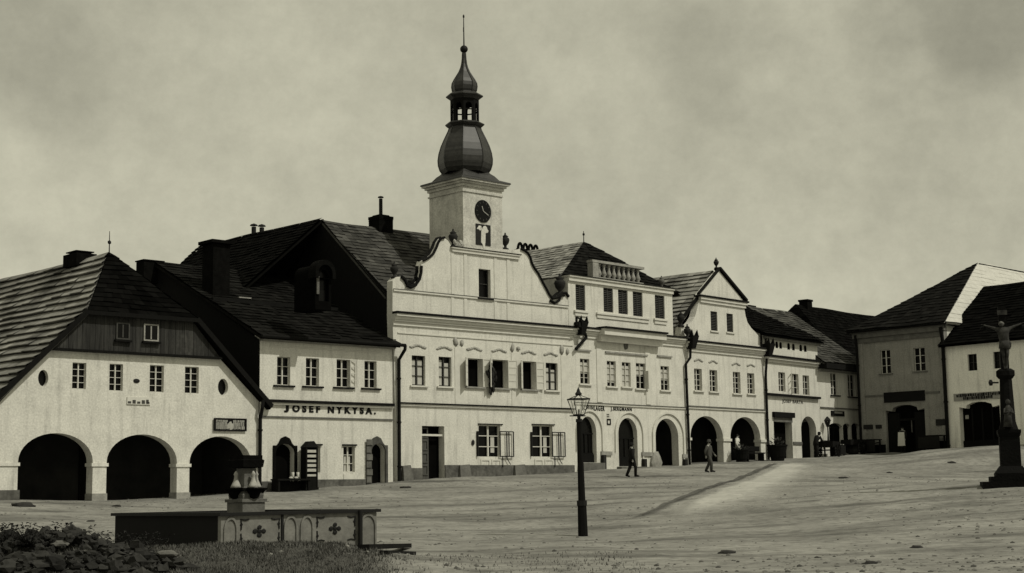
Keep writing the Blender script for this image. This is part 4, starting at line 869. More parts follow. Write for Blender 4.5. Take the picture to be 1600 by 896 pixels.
# row of hooded chimney flues behind the gable
t_, z_ = F.onU(825, 390, 3.0)
m = MB(); cu_, cz_ = F.uz(825, 392, 9.0); m.box(cu_-.95, cu_+.95, 8.6, 9.4, 14, cz_); ch = H.part('chimney', m, STONED)
for k in range(4): x = cu_-.72+k*.48; m = MB(); m.tube([(x+.19*math.cos(math.pi*j/8), 9, cz_-.02+.42*math.sin(math.pi*j/8)) for j in range(9)], .085, 8); H.part('flue_hood', m, STONED, ch)
gb = gutter_box(H, F.uz(899, 509)[0]+.15, F.uz(899, 511)[1], 1.0)
m = MB(); q0, q1, q2, q3 = F.uz(910, 522), F.uz(912, 528), F.uz(893.5, 546), F.uz(893, 549); m.tube([(q0[0], -.2, q0[1]), (q1[0], -.2, q1[1]), (q2[0]+.1, -.2, q2[1])], .09, 8); H.part('downpipe', m, FLASH)
m = MB(); a = F.uz(889, 497); b_ = F.uz(906, 503); m.obox((a[0], -.55, a[1]), (b_[0], -.3, b_[1]), .06, .08); m.obox((a[0], -.55, a[1]), (a[0]+.05, -.5, a[1]-.45), .1, .1); m.obox((a[0]+.1, -.5, a[1]-.4), (b_[0], -.3, b_[1]-.3), .2, .25); H.part('bracket', m, FLASH)

# ---- house with the triangular pediment
F = F5
H = House('pedimented_house', 'white house with triangular pediment and two plain round arches', 'house', F, 3.0)
for q in ((1085, 576.5, 1097, 610.5), (1109, 578.5, 1121, 612), (1145.5, 581.5, 1157, 615), (1168, 583.5, 1179, 615.5)): window(H, q, 2, 4, bar=.055, depth=.14, sillm=TRIM)
for q in ((1110.5, 487, 1121, 517), (1135.5, 490.5, 1145.5, 519)):
    b = F.box(*q); H.holes.append(rect(b)); m = MB(); u0, u1, z0, z1 = b; m.box(u0, u0+.06, .05, .1, z0, z1); m.box(u1-.06, u1, .05, .1, z0, z1)
    for k in range(12): z = z0+(z1-z0)*(k+.1)/12; m.add([(u0+.06, .05, z), (u1-.06, .05, z), (u1-.06, .12, z+.08), (u0+.06, .12, z+.08)], [(0, 1, 2, 3)])
    f = H.part('window', m, LOUV); H.bx('pane', GLASS, u0, u1, .16, .2, z0, z1, f); H.bx('sill', TRIM, u0-.1, u1+.1, -.08, -.003, z0-.1, z0-.02, f)
for k, (x0, x1, yt, ys, yb) in enumerate(((1079, 1130, 650.5, 684, 724), (1141.5, 1188.5, 652, 685, 720))):
    u0, u1 = F.uz(x0, 690)[0], F.uz(x1, 690)[0]; xm = (x0+x1)/2; zt, zs, zb = F.uz(xm, yt)[1], F.uz(xm, ys)[1], F.uz(xm, yb)[1]
    H.holes.append(arch_pts(u0, u1, zb-.2, zs, zt)); pu[k] = (u0, u1, zs)
H.bx('impost', TRIM, -.0, pu[0][0]+.06, -.08, .48, zs-.22, zs-.06); H.bx('impost', TRIM, pu[0][1]-.06, pu[1][0]+.06, -.08, .48, zs-.22, zs-.06); H.bx('impost', TRIM, pu[1][1]-.06, L5, -.08, .48, zs-.22, zs-.06)
Zc = 10.40; lft = [F.uz(*q) for q in ((1092, 472), (1089, 484), (1086, 495), (1081, 503), (1075, 509), (1065, 511), (1064, 522))]; rgt = [F.uz(*q) for q in ((1186, 526), (1180, 519), (1174, 513), (1168, 504), (1165, 494), (1163, 482), (1161, 474))]
e0, e1, apx = F.uz(1092, 461), F.uz(1164, 471), F.uz(1123.5, 419.5)
H.wall([(0, 2.4), (L5-.02, 2.4), (L5-.02, Zc)]+rgt+[(e1[0]-.15, e1[1]), (apx[0], apx[1]-.18), (e0[0]+.15, e0[1])]+lft+[(0, Zc)], WHITE, .45)
m = MB()
m.obox((e0[0]-.1, -.02, e0[1]+.05), (apx[0]+.03, -.02, apx[1]+.02), .2, .09); m.obox((e1[0]+.12, .1, e1[1]+.05), (apx[0]-.03, .1, apx[1]+.02), .5, .14); m.box(e0[0]-.12, e1[0]+.14, -.24, .3, e0[1]-.11, e0[1]+.0); H.part('flashing', m, FLASH)
m = MB(); m.box(e0[0]-.02, e1[0]+.02, -.18, -.003, e0[1]-.26, e0[1]-.113); m.box(e0[0]+.05, e1[0]-.05, -.10, -.003, e0[1]-.45, e0[1]-.263); H.part('cornice', m, TRIM)
cornice(H, 0, L5-.05, Zc-.02, .9, .11); zf_ = 9.4
zb_ = 6.52; band(H, 'flashing', STONE, 0, L5-.05, zb_-.03, zb_+.04, .12); band(H, 'string_course', TRIM, 0, L5-.05, zb_-.13, zb_-.033, .08)
for i, (px, py) in enumerate(((1091, 563), (1114, 565.5), (1150, 569), (1173, 571))): u, z = F.uz(px, py); relief(H, u, z, .75, .16, seed=i+20)
passage(H, .1, L5-.1, 3.2, 6.35, 4.2, .45)
urn(H, apx[0], .2, apx[1]+.0, F.uz(1121, 402)[1]-apx[1]); q = F.uz(1066.5, 511); urn(H, q[0], .1, q[1], F.uz(1067, 486)[1]-q[1]); urn(H, q[0]+.05, -.3, Zc+.1, .9)
rg = (apx[0], 15.12)
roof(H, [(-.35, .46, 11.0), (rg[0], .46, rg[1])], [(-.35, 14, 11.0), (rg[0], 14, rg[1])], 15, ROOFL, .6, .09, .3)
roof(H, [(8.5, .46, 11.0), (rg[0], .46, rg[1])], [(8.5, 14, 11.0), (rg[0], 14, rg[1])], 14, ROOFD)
H.bx('side_wall', TOWERP, -.15, .15, .46, 10, 8, 11.0)
m = MB(); a, z = F.uz(1093, 465); m.obox((a-.05, .1, z), (F.uz(1071, 497)[0], .2, F.uz(1071, 497)[1]), .06, .22); H.part('gable_coping', m, FLASH)
gutter_box(H, F.uz(1073.5, 533)[0], F.uz(1073, 533)[1], 1.1); gutter_box(H, F.uz(1193.5, 545)[0], F.uz(1193, 545)[1], 1.1)
u = F.uz(1073, 640)[0]; pipe(H, [(u+.15, -.3, 9.95), (u+.1, -.3, 9.4), (u-.15, -.14, 9.0), (u-.05, -.14, 3.0)], .08)
u = L5-.05; pipe(H, [(u-.05, -.3, 9.8), (u-.05, -.2, 9.0), (u, -.14, 8.6), (u, -.14, 3.2)], .08)
m = MB(); a = F.uz(1188, 527); m.obox((L5-.35, -.1, 10.5), (L5-.35, -.1, 11.5), .09, .09); m.obox((L5+.15, -.1, 10.5), (L5+.2, -.1, 11.2), .09, .09); H.part('bracket', m, FLASH)

# ---- Josef Barta's house
F = F6
H = House('narrow_shop_house', 'white shop house with paired attic vents and the name JOSEF BARTA', 'house', F, 3.3)
for i, q in enumerate(((1216.5, 582, 1227, 612), (1236.5, 584.5, 1248, 616), (1254.5, 587, 1264.5, 617.5))):
    window(H, q, 2, 3, bar=.055, depth=.12, sill=False, curt=((.02, .45, .05, .95),) if i == 1 else None, leafs=((-1, 150, 3),) if i == 1 else ())
vents = []
for x in (1213.5, 1219.5, 1232, 1239.5, 1251, 1258):
    b = F.box(x-1.9, 534+(x-1213)*.13, x+1.9, 544+(x-1213)*.13); m = MB(); m.plate(arch_pts(b[0], b[1], b[2], b[3]-.12, b[3], 6), [], -.012, .06); H.part('attic_vent', m, VOID)
Zt = 11.35
b = F.box(1209.5, 646, 1238, 717); H.holes.append([(b[0], b[2]-.2), (b[1], b[2]-.2), (b[1], b[3]-.1), (b[0], b[3]-.1)])
H.bx('shop_head', FLASH, b[0]-.15, b[1]+.12, -.20, -.003, b[3]-.28, b[3]+.05); H.bx('lintel', STONE, b[0], b[1], -.06, .2, b[3]-.58, b[3]-.283); H.bx('doorway', VOID, b[0]-.05, b[1]+.05, .5, .54, b[2]-.3, b[3])
m = MB(); m.box(b[0], b[0]+.5, .3, .5, b[2]-.2, b[3]-.6); H.part('door', m, VOID)
u0, u1 = F.uz(1252.5, 690)[0], F.uz(1276, 690)[0]; zt, zs, zb = F.uz(1264, 651)[1], F.uz(1264, 672)[1], F.uz(1264, 716)[1]; H.holes.append(arch_pts(u0, u1, zb-.2, zs, zt))
H.wall([(0.02, 2.6), (L6, 2.6), (L6, Zt), (0.02, Zt)], WHITE, .5)
passage(H, b[1]+.2, L6, 3.4, 6.4, 4.0, .5)
Zc = 9.98; band(H, 'flashing', FLASH, .02, L6+.1, Zc-.03, Zc+.11, .34); m = MB(); m.box(.02, L6, -.26, -.003, Zc-.16, Zc-.033); m.box(.02, L6, -.12, -.003, Zc-.34, Zc-.163); H.part('cornice', m, TRIM)
zb_ = F.uz(1240, 619.5)[1]; band(H, 'flashing', FLASH, .05, L6-.15, zb_-.07, zb_+.07, .22)
z0, z1 = F.uz(1238, 632)[1], F.uz(1238, 625)[1]
H.part('lettering', text_mb('JOSEF BARTA', F.uz(1222, 628)[0], F.uz(1254.5, 630)[0], z0, z1, -.012, .016, .01), PAINTG)
m = MB(); m.box(b[1]+.05, u0-.02, -.07, -.003, zs-1.0, zs-.82); H.part('impost', m, STONE); H.bx('impost', STONE, u1+.02, L6+.1, -.09, -.003, zs-1.0, zs-.82)
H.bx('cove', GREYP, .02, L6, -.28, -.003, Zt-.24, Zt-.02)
evz = Zt+.02
tt, zz = F.onU(1164, 479, L6+.2)
roof(H, [(-.5, -.5, evz), (-.5, tt, zz)], [(L6+.15, -.5, evz), (L6+.15, tt, zz)], 14, ROOFD, .5, .05)
H.bx('side_wall', WHITE2, L6-.3, L6, .5, 7, 6, Zt)
m = MB(); m.add([(L6+.05, .3, Zt-.2), (L6+.05, tt, zz-.2), (L6+.05, tt, Zt-.2)], [(0, 1, 2)]); m.add([(L6, .3, Zt-.2), (L6, tt, zz-.2), (L6, tt, Zt-.2)], [(2, 1, 0)]); H.part('gable_cladding', m, WHITE2)
cu_, cz_ = F.uz(1170, 478, tt); H.bx('chimney', STONED, cu_-.5, cu_+.5, tt-.3, tt+.5, zz-.5, cz_)

# ---- low house at the end of the row
F = F7
H = House('end_house', 'small white house with grey roof and three dark arched shop openings', 'house', F, 3.5)
for i, q in enumerate(((1298, 583.5, 1309.5, 617.5), (1325, 585.5, 1336.5, 620))):
    window(H, q, 2, 3, bar=.06, depth=.12, sillm=FLASH, transom=None, leafs=((1, 165, 3),) if i else ())
for x0, x1, yt, ys, yb in ((1296, 1316.5, 661.5, 668, 716), (1318, 1329.5, 662, 668, 704), (1331.5, 1343.5, 661.5, 667, 714)):
    u0, u1 = F.uz(x0, 690)[0], F.uz(x1, 690)[0]; xm = (x0+x1)/2; zt, zs, zb = F.uz(xm, yt)[1], F.uz(xm, ys)[1], F.uz(xm, yb)[1]
    H.holes.append(arch_pts(u0, u1, zb-(.2 if yb > 710 else 0), zs, zt, 10)); m = MB(); m.plate(arch_pts(u0, u1, zb-.2, zs, zt, 10), [], .22, .26); d = H.part('shop_door', m, VOID)
    m = MB(); um = (u0+u1)/2; m.box(um-.04, um+.04, .17, .217, zb, zt-.1); m.box(u0, u1, .16, .216, zb, zb+.5); m.box(u0, u1, .17, .216, zs-.05, zs+.03); H.part('door_frame', m, WOODD, d)
    H.bx('curtain', GREYP, u0+.1, u0+.28, .205, .2185, zb+1.0, zs-.2, d)
E7 = 9.85
H.wall([(0.02, 2.8), (L7+.6, 2.8), (L7+.6, E7), (0.02, E7)], WHITE, .4)
zb_ = F.uz(1310, 638.5)[1]; band(H, 'string_course', STONE, .05, L7+.3, zb_-.04, zb_+.04, .08)
b = F.box(1298, 642.5, 1318, 650.5); sg = H.bx('shop_sign', PAINTB, b[0], b[1], -.08, -.003, b[2], b[3])
m = MB(); m.box(b[0]+.4, b[1]-.3, -.092, -.081, b[2]+.17, b[3]-.05); H.part('mark', m, STONEL, sg)
tt, zz = F.onU(1236, 488, L7+.15)
roof(H, [(-.3, -.7, 9.95), (-.3, tt, zz)], [(L7+.15, -.7, 9.95), (L7+.15, tt, zz)], 22, ROOFS, .45, .05)
H.bx('eave_shadow_box', FLASH, -.1, L7+.3, -.72, -.1, 9.55, 9.9); H.bx('soffit', GREYP, 0, L7+.3, -.2, -.003, 9.4, 9.55)  # near-black box drawn in place of the shadow band under the eave
LT = empty('bracket_lantern', F.at(F.uz(1287, 690)[0], -.35, 0), F.rz, 'dark ornate iron lantern on a bracket beside three dark arched shop openings', 'lantern'); LT.location.z = F.uz(1287, 690)[1]
m = MB(); m.tube([(0, 0, 0), (.02, 0, .5), (0, 0, .95)], [.07, .045, .04], 8); m.obox((-.5, .3, .02), (.15, .0, .02), .07, .07); m.build('bracket', IRON, LT)
m = MB(); m.lathe([(.06, .95), (.10, 1.0), (.22, 1.38), (.24, 1.40), (.13, 1.55), (.03, 1.66)], 0, 0, 6); m.tube([(-.1+.24*math.cos(k), 0, 1.25+.16*math.sin(k)) for k in np.linspace(0, 6.28, 12)], .025, 5); m.build('lamp_head', IRON, LT)
m = MB(); m.lathe([(.08, 1.05), (.19, 1.34)], 0, 0, 6, R_(30)); m.build('glazing', LGLASS, LT)

# ---- the tall dark roof behind the end of the row
a = F7.at(0, 9.0); FB = Face(a.x, a.y, 41.0)
tB = 4.5
(rb0, rz0), (rb1, rz1) = FB.uz(1243, 477.5, tB), FB.uz(1386, 496, tB)
H = House('rear_house', 'house behind the row seen only as a long dark roof with one chimney', 'house', FB, 3.5)
rzm = (rz0+rz1)/2
roof(H, [(rb0-1.6, -1.5, rzm-6.5), (rb0, tB, rzm)], [(rb1+6, -1.5, rzm-6.5), (rb1+6, tB, rzm)], 24, ROOFD, .5, .05)
roof(H, [(rb0-1.6, 11, rzm-6.5), (rb0, tB+.02, rzm)], [(rb1+6, 11, rzm-6.5), (rb1+6, tB+.02, rzm)], 8, ROOFD)
roof(H, [(rb0-1.6, 11, rzm-6.5), (rb0, tB+.02, rzm)], [(rb0-1.6, -1.5, rzm-6.5), (rb0-.001, tB, rzm)], 16, ROOFD)
H.bx('wall', WHITE2, rb0-1.2, rb1+5.5, -1, 10.5, 3, rzm-6.3)
cu_, cz_ = FB.uz(1258.5, 469, tB); chimney(H, cu_, tB, rzm-.6, cz_-.16, .8, .8, STONED, .06)

# ---- grey house on the right
F = F8
H = House('grey_house', 'grey plastered hip roofed house with black sign board over its shop front', 'house', F, 3.5)
for q in ((1376, 547, 1391.5, 584), (1428, 543.5, 1445.5, 580)): window(H, q, 2, 3, bar=.05, depth=.1, sillm=STONE, fm=SASHM)
b = F.box(1385, 634, 1446, 704); u0, u1, z0, z1 = b; c = (u0+u1)/2
H.holes.append([(u0, z0-.6), (u1, z0-.6), (u1, z1-.25), (u1-.5, z1-.35), (c+.9, z1-.12), (c+.45, z1+.02), (c, z1+.06), (c-.45, z1+.02), (c-.9, z1-.12), (u0+.5, z1-.35), (u0, z1-.25)])
m = MB(); m.box(u0-.1, u1+.1, .42, .46, z0-.7, z1+.2); sf = H.part('shop_front', m, VOID)
H.bx('shutter', WOODD, u0, u0+.9, .2, .41, z0-.5, z1-.45, sf); H.bx('shutter', WOODD, u1-.9, u1, .2, .41, z0-.5, z1-.45, sf); H.bx('transom', WOODD, u0+.902, u1-.902, .2, .3, z1-1.0, z1-.85, sf)
m = MB(); m.box(c-.35, c+.9, .24, .29, z1-.98, z1-.9); m.box(c+.28, c+.34, .24, .29, z1-1.8, z1-.98); H.part('door_frame', m, STONE, sf)
EV = F.uz(1343, 518)[1]
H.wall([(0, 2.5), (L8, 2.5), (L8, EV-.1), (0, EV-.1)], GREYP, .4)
for x in (0, 12.6): pass
H.bx('side_wall', WHITE, L8-.3, L8, .41, 16, 2.5, EV-.1); H.bx('side_wall', GREYP, 0, .3, .41, 16, 2.5, EV-.1)
m = MB(); m.box(-.35, L8+.3, -.42, -.003, EV-.16, EV); m.box(-.2, L8+.15, -.26, -.003, EV-.5, EV-.163); m.box(-.05, L8, -.12, -.003, EV-.85, EV-.503); H.part('cornice', m, STONE)
for a, b2 in ((.05, .45), (L8-.45, L8-.05)): H.bx('pilaster', GREYP, a, b2, -.06, -.003, 3.0, EV-.86)
b = F.box(1382, 612, 1445.5, 628); sb = H.bx('sign_board', PAINTB, b[0], b[1], -.10, -.003, b[2], b[3])
z_ = F.uz(1360, 618)[1]; H.bx('string_course', STONE, .5, b[0]-.02, -.07, -.003, z_-.12, z_); H.bx('string_course', STONE, b[1]+.02, L8-.5, -.07, -.003, z_-.12, z_)
for x0, x1, y0, y1 in ((1350, 1364, 664, 671), (1369, 1378, 664, 670), (1463, 1481, 655, 665)): b = F.box(x0, y0, x1, y1); H.bx('wall_board', URN, b[0], b[1], -.08, -.003, b[2], b[3])
H.bx('plinth', STONED, 0, F.box(1384, 690, 1385, 700)[0], -.12, -.003, 2.6, 4.4); H.bx('plinth', STONED, F.box(1447, 690, 1448, 700)[0], L8, -.12, -.003, 2.6, 4.5)
cu8 = L8/2; ta, za = F.onU(1528, 410.5, cu8); e_ = EV+.02
roof(H, [(-.5, -.55, e_), (cu8, ta, za)], [(L8+.45, -.55, e_), (cu8+.001, ta, za)], 20, ROOFM, .5, .05)
roof(H, [(L8+.45, -.52, e_), (cu8, ta+.02, za)], [(L8+.45, 22, e_), (cu8, 22, za)], 16, ROOFP, 1.6, .02)
roof(H, [(-.5, -.52, e_), (cu8, ta+.02, za)], [(-.5, 22, e_), (cu8, 22, za)], 12, ROOFD)
pipe(H, [(L8-.02, -.35, e_-.3), (L8-.02, -.16, e_-1.2), (L8-.02, -.16, 3.0)], .12)
pipe(H, [(.06, -.3, e_-.3), (.06, -.16, e_-1.2), (.06, -.16, 3.2)], .09)
P = empty('person', F.at(c-.05, .05, 0), F.rz, 'person in a white apron standing in the dark shop doorway of the grey house', 'person'); PERSON_SHOP = P

# ---- white house on the right edge
F = F9
H = House('dark_roofed_house', 'white house at the right edge with steep dark roof and pale sign', 'house', F, 3.3)
for q in ((1512, 553.5, 1526.5, 579.5), (1552, 549.5, 1568.5, 576)): window(H, q, 2, 2, bar=.04, depth=.14, sill=False, fm=SASHD)
window(H, None, 2, 2, bar=.04, depth=.14, sill=False, fm=SASHD, b=(F.uz(1612, 545)[0], F.uz(1628, 545)[0], F.box(1552, 549.5, 1568.5, 576)[2], F.box(1552, 549.5, 1568.5, 576)[3]))
b = F.box(1500, 628, 1563.5, 700); u0, u1, z0, z1 = b; c = (u0+u1)/2
H.holes.append([(u0, z0-.6), (u1, z0-.6), (u1, z1-.28), (u1-.5, z1-.38), (c+.9, z1-.16), (c+.45, z1-.02), (c, z1+.02), (c-.45, z1-.02), (c-.9, z1-.16), (u0+.5, z1-.38), (u0, z1-.28)])
m = MB(); m.box(u0-.1, u1+.1, .42, .46, z0-.7, z1+.2); sf = H.part('shop_front', m, VOID); m = MB()
for k in range(1, 4): x = u0+(u1-u0)*k/4; m.box(x-.05, x+.05, .3, .41, z0-.4, z1-.4)
m.box(u0, u1, .28, .4, z0-.4, z0+.5); H.part('shutter', m, WOODD, sf); H.bx('door_plate', STONEL, u0+.25, u0+.5, .27, .298, z0+1.9, z0+2.15, sf)
EV = F.uz(1487, 538)[1]
H.wall([(0.02, 2.3), (L9, 2.3), (L9, EV), (0.02, EV)], WHITE3, .45)
b = F.box(1491, 613.5, 1567, 625); m = MB(); m.box(b[0], b[1], -.08, -.003, b[2], b[3]); sg = H.part('sign_board', m, STONEL); m = MB()
for r_, (zf, a0, a1) in enumerate(((.70, .06, .93), (.30, .20, .80))):
    q = b[0]+(b[1]-b[0])*a0
    while q < b[0]+(b[1]-b[0])*a1: l = random.uniform(.05, .14); zc = b[2]+(b[3]-b[2])*zf; m.box(q, q+l, -.09, -.081, zc-random.uniform(.07, .11), zc+random.uniform(.07, .12)); q += l+random.uniform(.02, .05)
H.part('lettering', m, PAINTB, sg)
tt, zz = F.onU(1543, 447, .1)
roof(H, [(-.2, -.5, EV-.05), (-.2, .4, EV+.55), (-.2, tt, zz)], [(L9, -.5, EV-.05), (L9, .4, EV+.55), (L9, tt, zz)], 22, ROOFD, .5, .05)
roof(H, [(-.2, tt*2, EV-.05), (-.2, tt+.02, zz)], [(L9, tt*2, EV-.05), (L9, tt+.02, zz)], 8, ROOFD)
m = MB(); m.add([(0.0, .3, EV-.2), (0.0, tt, zz-.15), (0.0, 2*tt, EV-.2), (.12, .3, EV-.2), (.12, tt, zz-.15), (.12, 2*tt, EV-.2)], [(0, 1, 2), (5, 4, 3)]); H.part('gable_wall', m, GREYP)

# ------------------------------------------------------------------ figures
def skin_mesh(chains, sub=1):
    """chains: list of (points, radii, parent edges) grown into one smooth body surface"""
    me = bpy.data.meshes.new('body'); V = []; Ed = []; Rr = []
    for pts, rad, ed in chains:
        b = len(V); V += pts; Rr += rad; Ed += [(b+i, b+j) for i, j in ed]
    me.from_pydata(V, Ed, []); o = bpy.data.objects.new('body', me); COL.objects.link(o)
    o.modifiers.new('skin', 'SKIN'); sv = me.skin_vertices[0].data
    off = 0
    for pts, rad, ed in chains:
        sv[off].use_root = True
        for i, r in enumerate(rad): sv[off+i].radius = (r, r)
        off += len(pts)
    ss = o.modifiers.new('sub', 'SUBSURF'); ss.levels = sub; ss.render_levels = sub
    dg = bpy.context.evaluated_depsgraph_get(); res = bpy.data.meshes.new_from_object(o.evaluated_get(dg))
    bpy.data.objects.remove(o); bpy.data.meshes.remove(me); return res
def body_chains(J):
    names = ['pel', 'spi', 'che', 'nec', 'hea', 'top', 'shL', 'elL', 'wrL', 'paL', 'shR', 'elR', 'wrR', 'paR', 'hiL', 'knL', 'anL', 'toL', 'hiR', 'knR', 'anR', 'toR']
    rad = dict(pel=.15, spi=.13, che=.155, nec=.058, hea=.085, top=.075, shL=.075, elL=.045, wrL=.030, paL=.036, shR=.075, elR=.045, wrR=.030, paR=.036, hiL=.095, knL=.062, anL=.042, toL=.035, hiR=.095, knR=.062, anR=.042, toR=.035)
    ix = {n: i for i, n in enumerate(names)}
    E_ = [('pel', 'spi'), ('spi', 'che'), ('che', 'nec'), ('nec', 'hea'), ('hea', 'top'), ('che', 'shL'), ('shL', 'elL'), ('elL', 'wrL'), ('wrL', 'paL'), ('che', 'shR'), ('shR', 'elR'), ('elR', 'wrR'), ('wrR', 'paR'),
          ('pel', 'hiL'), ('hiL', 'knL'), ('knL', 'anL'), ('anL', 'toL'), ('pel', 'hiR'), ('hiR', 'knR'), ('knR', 'anR'), ('anR', 'toR')]
    ch = [([J[n] for n in names], [rad[n] for n in names], [(ix[a], ix[b]) for a, b in E_])]
    for S_ in 'LR':                                      # five fingers per hand, rooted in the palm
        w_, p_ = Vector(J['wr'+S_]), Vector(J['pa'+S_]); d = (p_-w_).normalized(); side = d.cross(Vector((1, 0, 0)) if abs(d.x) < .7 else Vector((0, 0, 1))).normalized()
        for k, l in enumerate((.075, .085, .08, .062)):
            b = p_+side*(-.03+.02*k); t1 = b+d*l*.55+side*(-.004+.003*k); cv = d.cross(side)*.018
            ch.append(([tuple(b-d*.01), tuple(t1+cv*.4), tuple(b+d*l+cv)], [.011, .010, .008], [(0, 1), (1, 2)]))
        b = w_.lerp(p_, .55); ch.append(([tuple(b), tuple(b-side*.04+d*.025), tuple(b-side*.05+d*.06)], [.012, .011, .009], [(0, 1), (1, 2)]))
    return ch
def head_features(H0, fwd=Vector((0, -1, 0))):
    m = MB(); h = Vector(H0); m.blob(h+fwd*.098+Vector((0, 0, -.01)), .018, (.7, 1, 1.3), 1, 0, 1)
    for s in (-1, 1): m.blob(h+Vector((s*.088, .01, .0)), .026, (.4, .8, 1.2), 2, 0, 1)
    return m
def person(P, pose, coat, trousers, hat=None, apron=None, hair=CLOTHD, skirt=False):
    z = lambda *a: tuple(a)
    J = dict(pel=(0, 0, .92), spi=(0, .01, 1.12), che=(0, .01, 1.34), nec=(0, .005, 1.48), hea=(0, -.02, 1.58), top=(0, -.015, 1.67),
             shL=(-.18, 0, 1.40), elL=(-.24, .03, 1.13), wrL=(-.23, -.08, .90), paL=(-.22, -.11, .83), shR=(.18, 0, 1.40), elR=(.24, .03, 1.13), wrR=(.23, -.08, .90), paR=(.22, -.11, .83),
             hiL=(-.09, 0, .88), knL=(-.10, -.02, .49), anL=(-.10, .02, .09), toL=(-.11, -.14, .035), hiR=(.09, 0, .88), knR=(.10, -.02, .49), anR=(.10, .02, .09), toR=(.11, -.14, .035))
    J.update(pose)
    me = skin_mesh(body_chains(J)); me.materials.clear(); me.materials.append(SKIN)
    for p_ in me.polygons: p_.use_smooth = True
    b = bpy.data.objects.new('body', me); COL.objects.link(b); b.parent = P
    head_features(J['hea']).build('face', SKIN, P, True)
    V = Vector; j = {k: V(v) for k, v in J.items()}
    m = MB(); lo = j['pel']-V((0, 0, .12 if not skirt else .05)); m.tube([lo, j['pel']+V((0, 0, .05)), j['spi'], j['che'], (j['che']+j['nec'])/2+V((0, 0, .03)), j['nec']], [.20, .185, .17, .20, .15, .075], 12)
    m.v = [(x*1.12, y*.78, q) for x, y, q in m.v]
    for s in 'LR': m.tube([j['sh'+s]+V((0, 0, .02)), j['el'+s], j['wr'+s]], [.085, .068, .05], 10)
    m.build('coat', coat, P, True)
    m = MB()
    if skirt: m.lathe([(.36, .06), (.30, .4), (.22, .8), (.18, 1.02)], j['pel'].x, j['pel'].y, 14); m.build('skirt', trousers, P, True)
    else:
        for s in 'LR':
            m.tube([j['hi'+s]+V((0, 0, .06)), j['kn'+s], j['an'+s]+V((0, 0, -.02))], [.115, .085, .072], 10)
        m.build('trousers', trousers, P, True)
    for s in 'LR': m = MB(); a = j['an'+s]; t = j['to'+s]; m.tube([a+V((0, .05, -.03)), (a+t)/2, t+V((0, -.06, 0))], [.05, .05, .035], 8); m.build('shoe', CLOTHD, P, True)
    h = j['hea']
    if hat: m = MB(); m.lathe([(.15, h.z+.055), (.16, h.z+.065), (.10, h.z+.075), (.10, h.z+.17), (.06, h.z+.20), (.01, h.z+.205)], h.x, h.y+.005, 14); m.build('hat', hat, P, True)
    m = MB(); m.blob(h+V((0, .022, .045)), .098, (1, 1, .95), 3, .05, 2); m.build('hair', hair, P, True)
    if apron: m = MB(); m.add([(-.22, -.20, 1.36), (.22, -.20, 1.36), (.27, -.22, .45), (-.27, -.22, .45), (-.22, -.15, 1.36), (.22, -.15, 1.36), (.27, -.17, .45), (-.27, -.17, .45)], [(0, 3, 2, 1), (4, 5, 6, 7), (0, 1, 5, 4), (1, 2, 6, 5), (2, 3, 7, 6), (3, 0, 4, 7)]); m.build('apron', apron, P)
def place(o, q, rz=0): o.location = q; o.rotation_euler.z = rz
def on_ground(x, y, dz=0): return Vector((x, y, gz(x, y)+dz))
walk = dict(hiL=(-.09, 0, .88), knL=(-.10, -.16, .50), anL=(-.10, -.14, .10), toL=(-.11, -.30, .05), knR=(.10, .06, .49), anR=(.10, .26, .13), toR=(.11, .14, .04), elL=(-.24, .12, 1.14), wrL=(-.23, .10, .90), paL=(-.22, .09, .83), elR=(.24, -.04, 1.13), wrR=(.22, -.22, .95), paR=(.21, -.28, .90))
P = empty('person', (0, 0, 0), 0, 'person in dark coat and hat walking below the middle moulded arch', 'person')
q = depth_pt(988, 755, 79.0); place(P, on_ground(q.x, q.y), R_(120)); person(P, walk, CLOTHD, CLOTHD, CLOTHD)
P = empty('person', (0, 0, 0), 0, 'person in grey coat walking before the left arch of the pedimented house', 'person')
q = depth_pt(1109, 742, 83.0); place(P, on_ground(q.x, q.y), R_(60)); person(P, walk, CLOTHG, CLOTHG, CLOTHG)
P = PERSON_SHOP; P.location = F8.at((P.location-F8.o).dot(F8.d), -.35); P.location.z = gz(P.location.x, P.location.y); person(P, {}, CLOTHD, CLOTHD, None, CLOTHW)
P = empty('person', (0, 0, 0), 0, 'person in white standing behind the bench in the right arch of the pedimented house', 'person')
uu = F5.uz(1160, 705)[0]; q = F5.at(uu, .35); place(P, on_ground(q.x, q.y), F5.rz+R_(20)); person(P, {}, CLOTHW, CLOTHG)
P = empty('person', (0, 0, 0), 0, 'person in black leaning over a handcart outside the narrow shop house', 'person')
q = F6.at(F6.uz(1247, 700)[0], -1.3); place(P, on_ground(q.x, q.y), F6.rz+R_(70))
person(P, dict(spi=(0, -.05, 1.10), che=(0, -.17, 1.28), nec=(0, -.26, 1.39), hea=(0, -.33, 1.47), top=(0, -.37, 1.55), shL=(-.18, -.2, 1.34), shR=(.18, -.2, 1.34), elL=(-.24, -.32, 1.09), elR=(.24, -.32, 1.09), wrL=(-.22, -.5, .95), wrR=(.22, -.5, .95), paL=(-.21, -.57, .93), paR=(.21, -.57, .93)), CLOTHD, CLOTHD, CLOTHD)

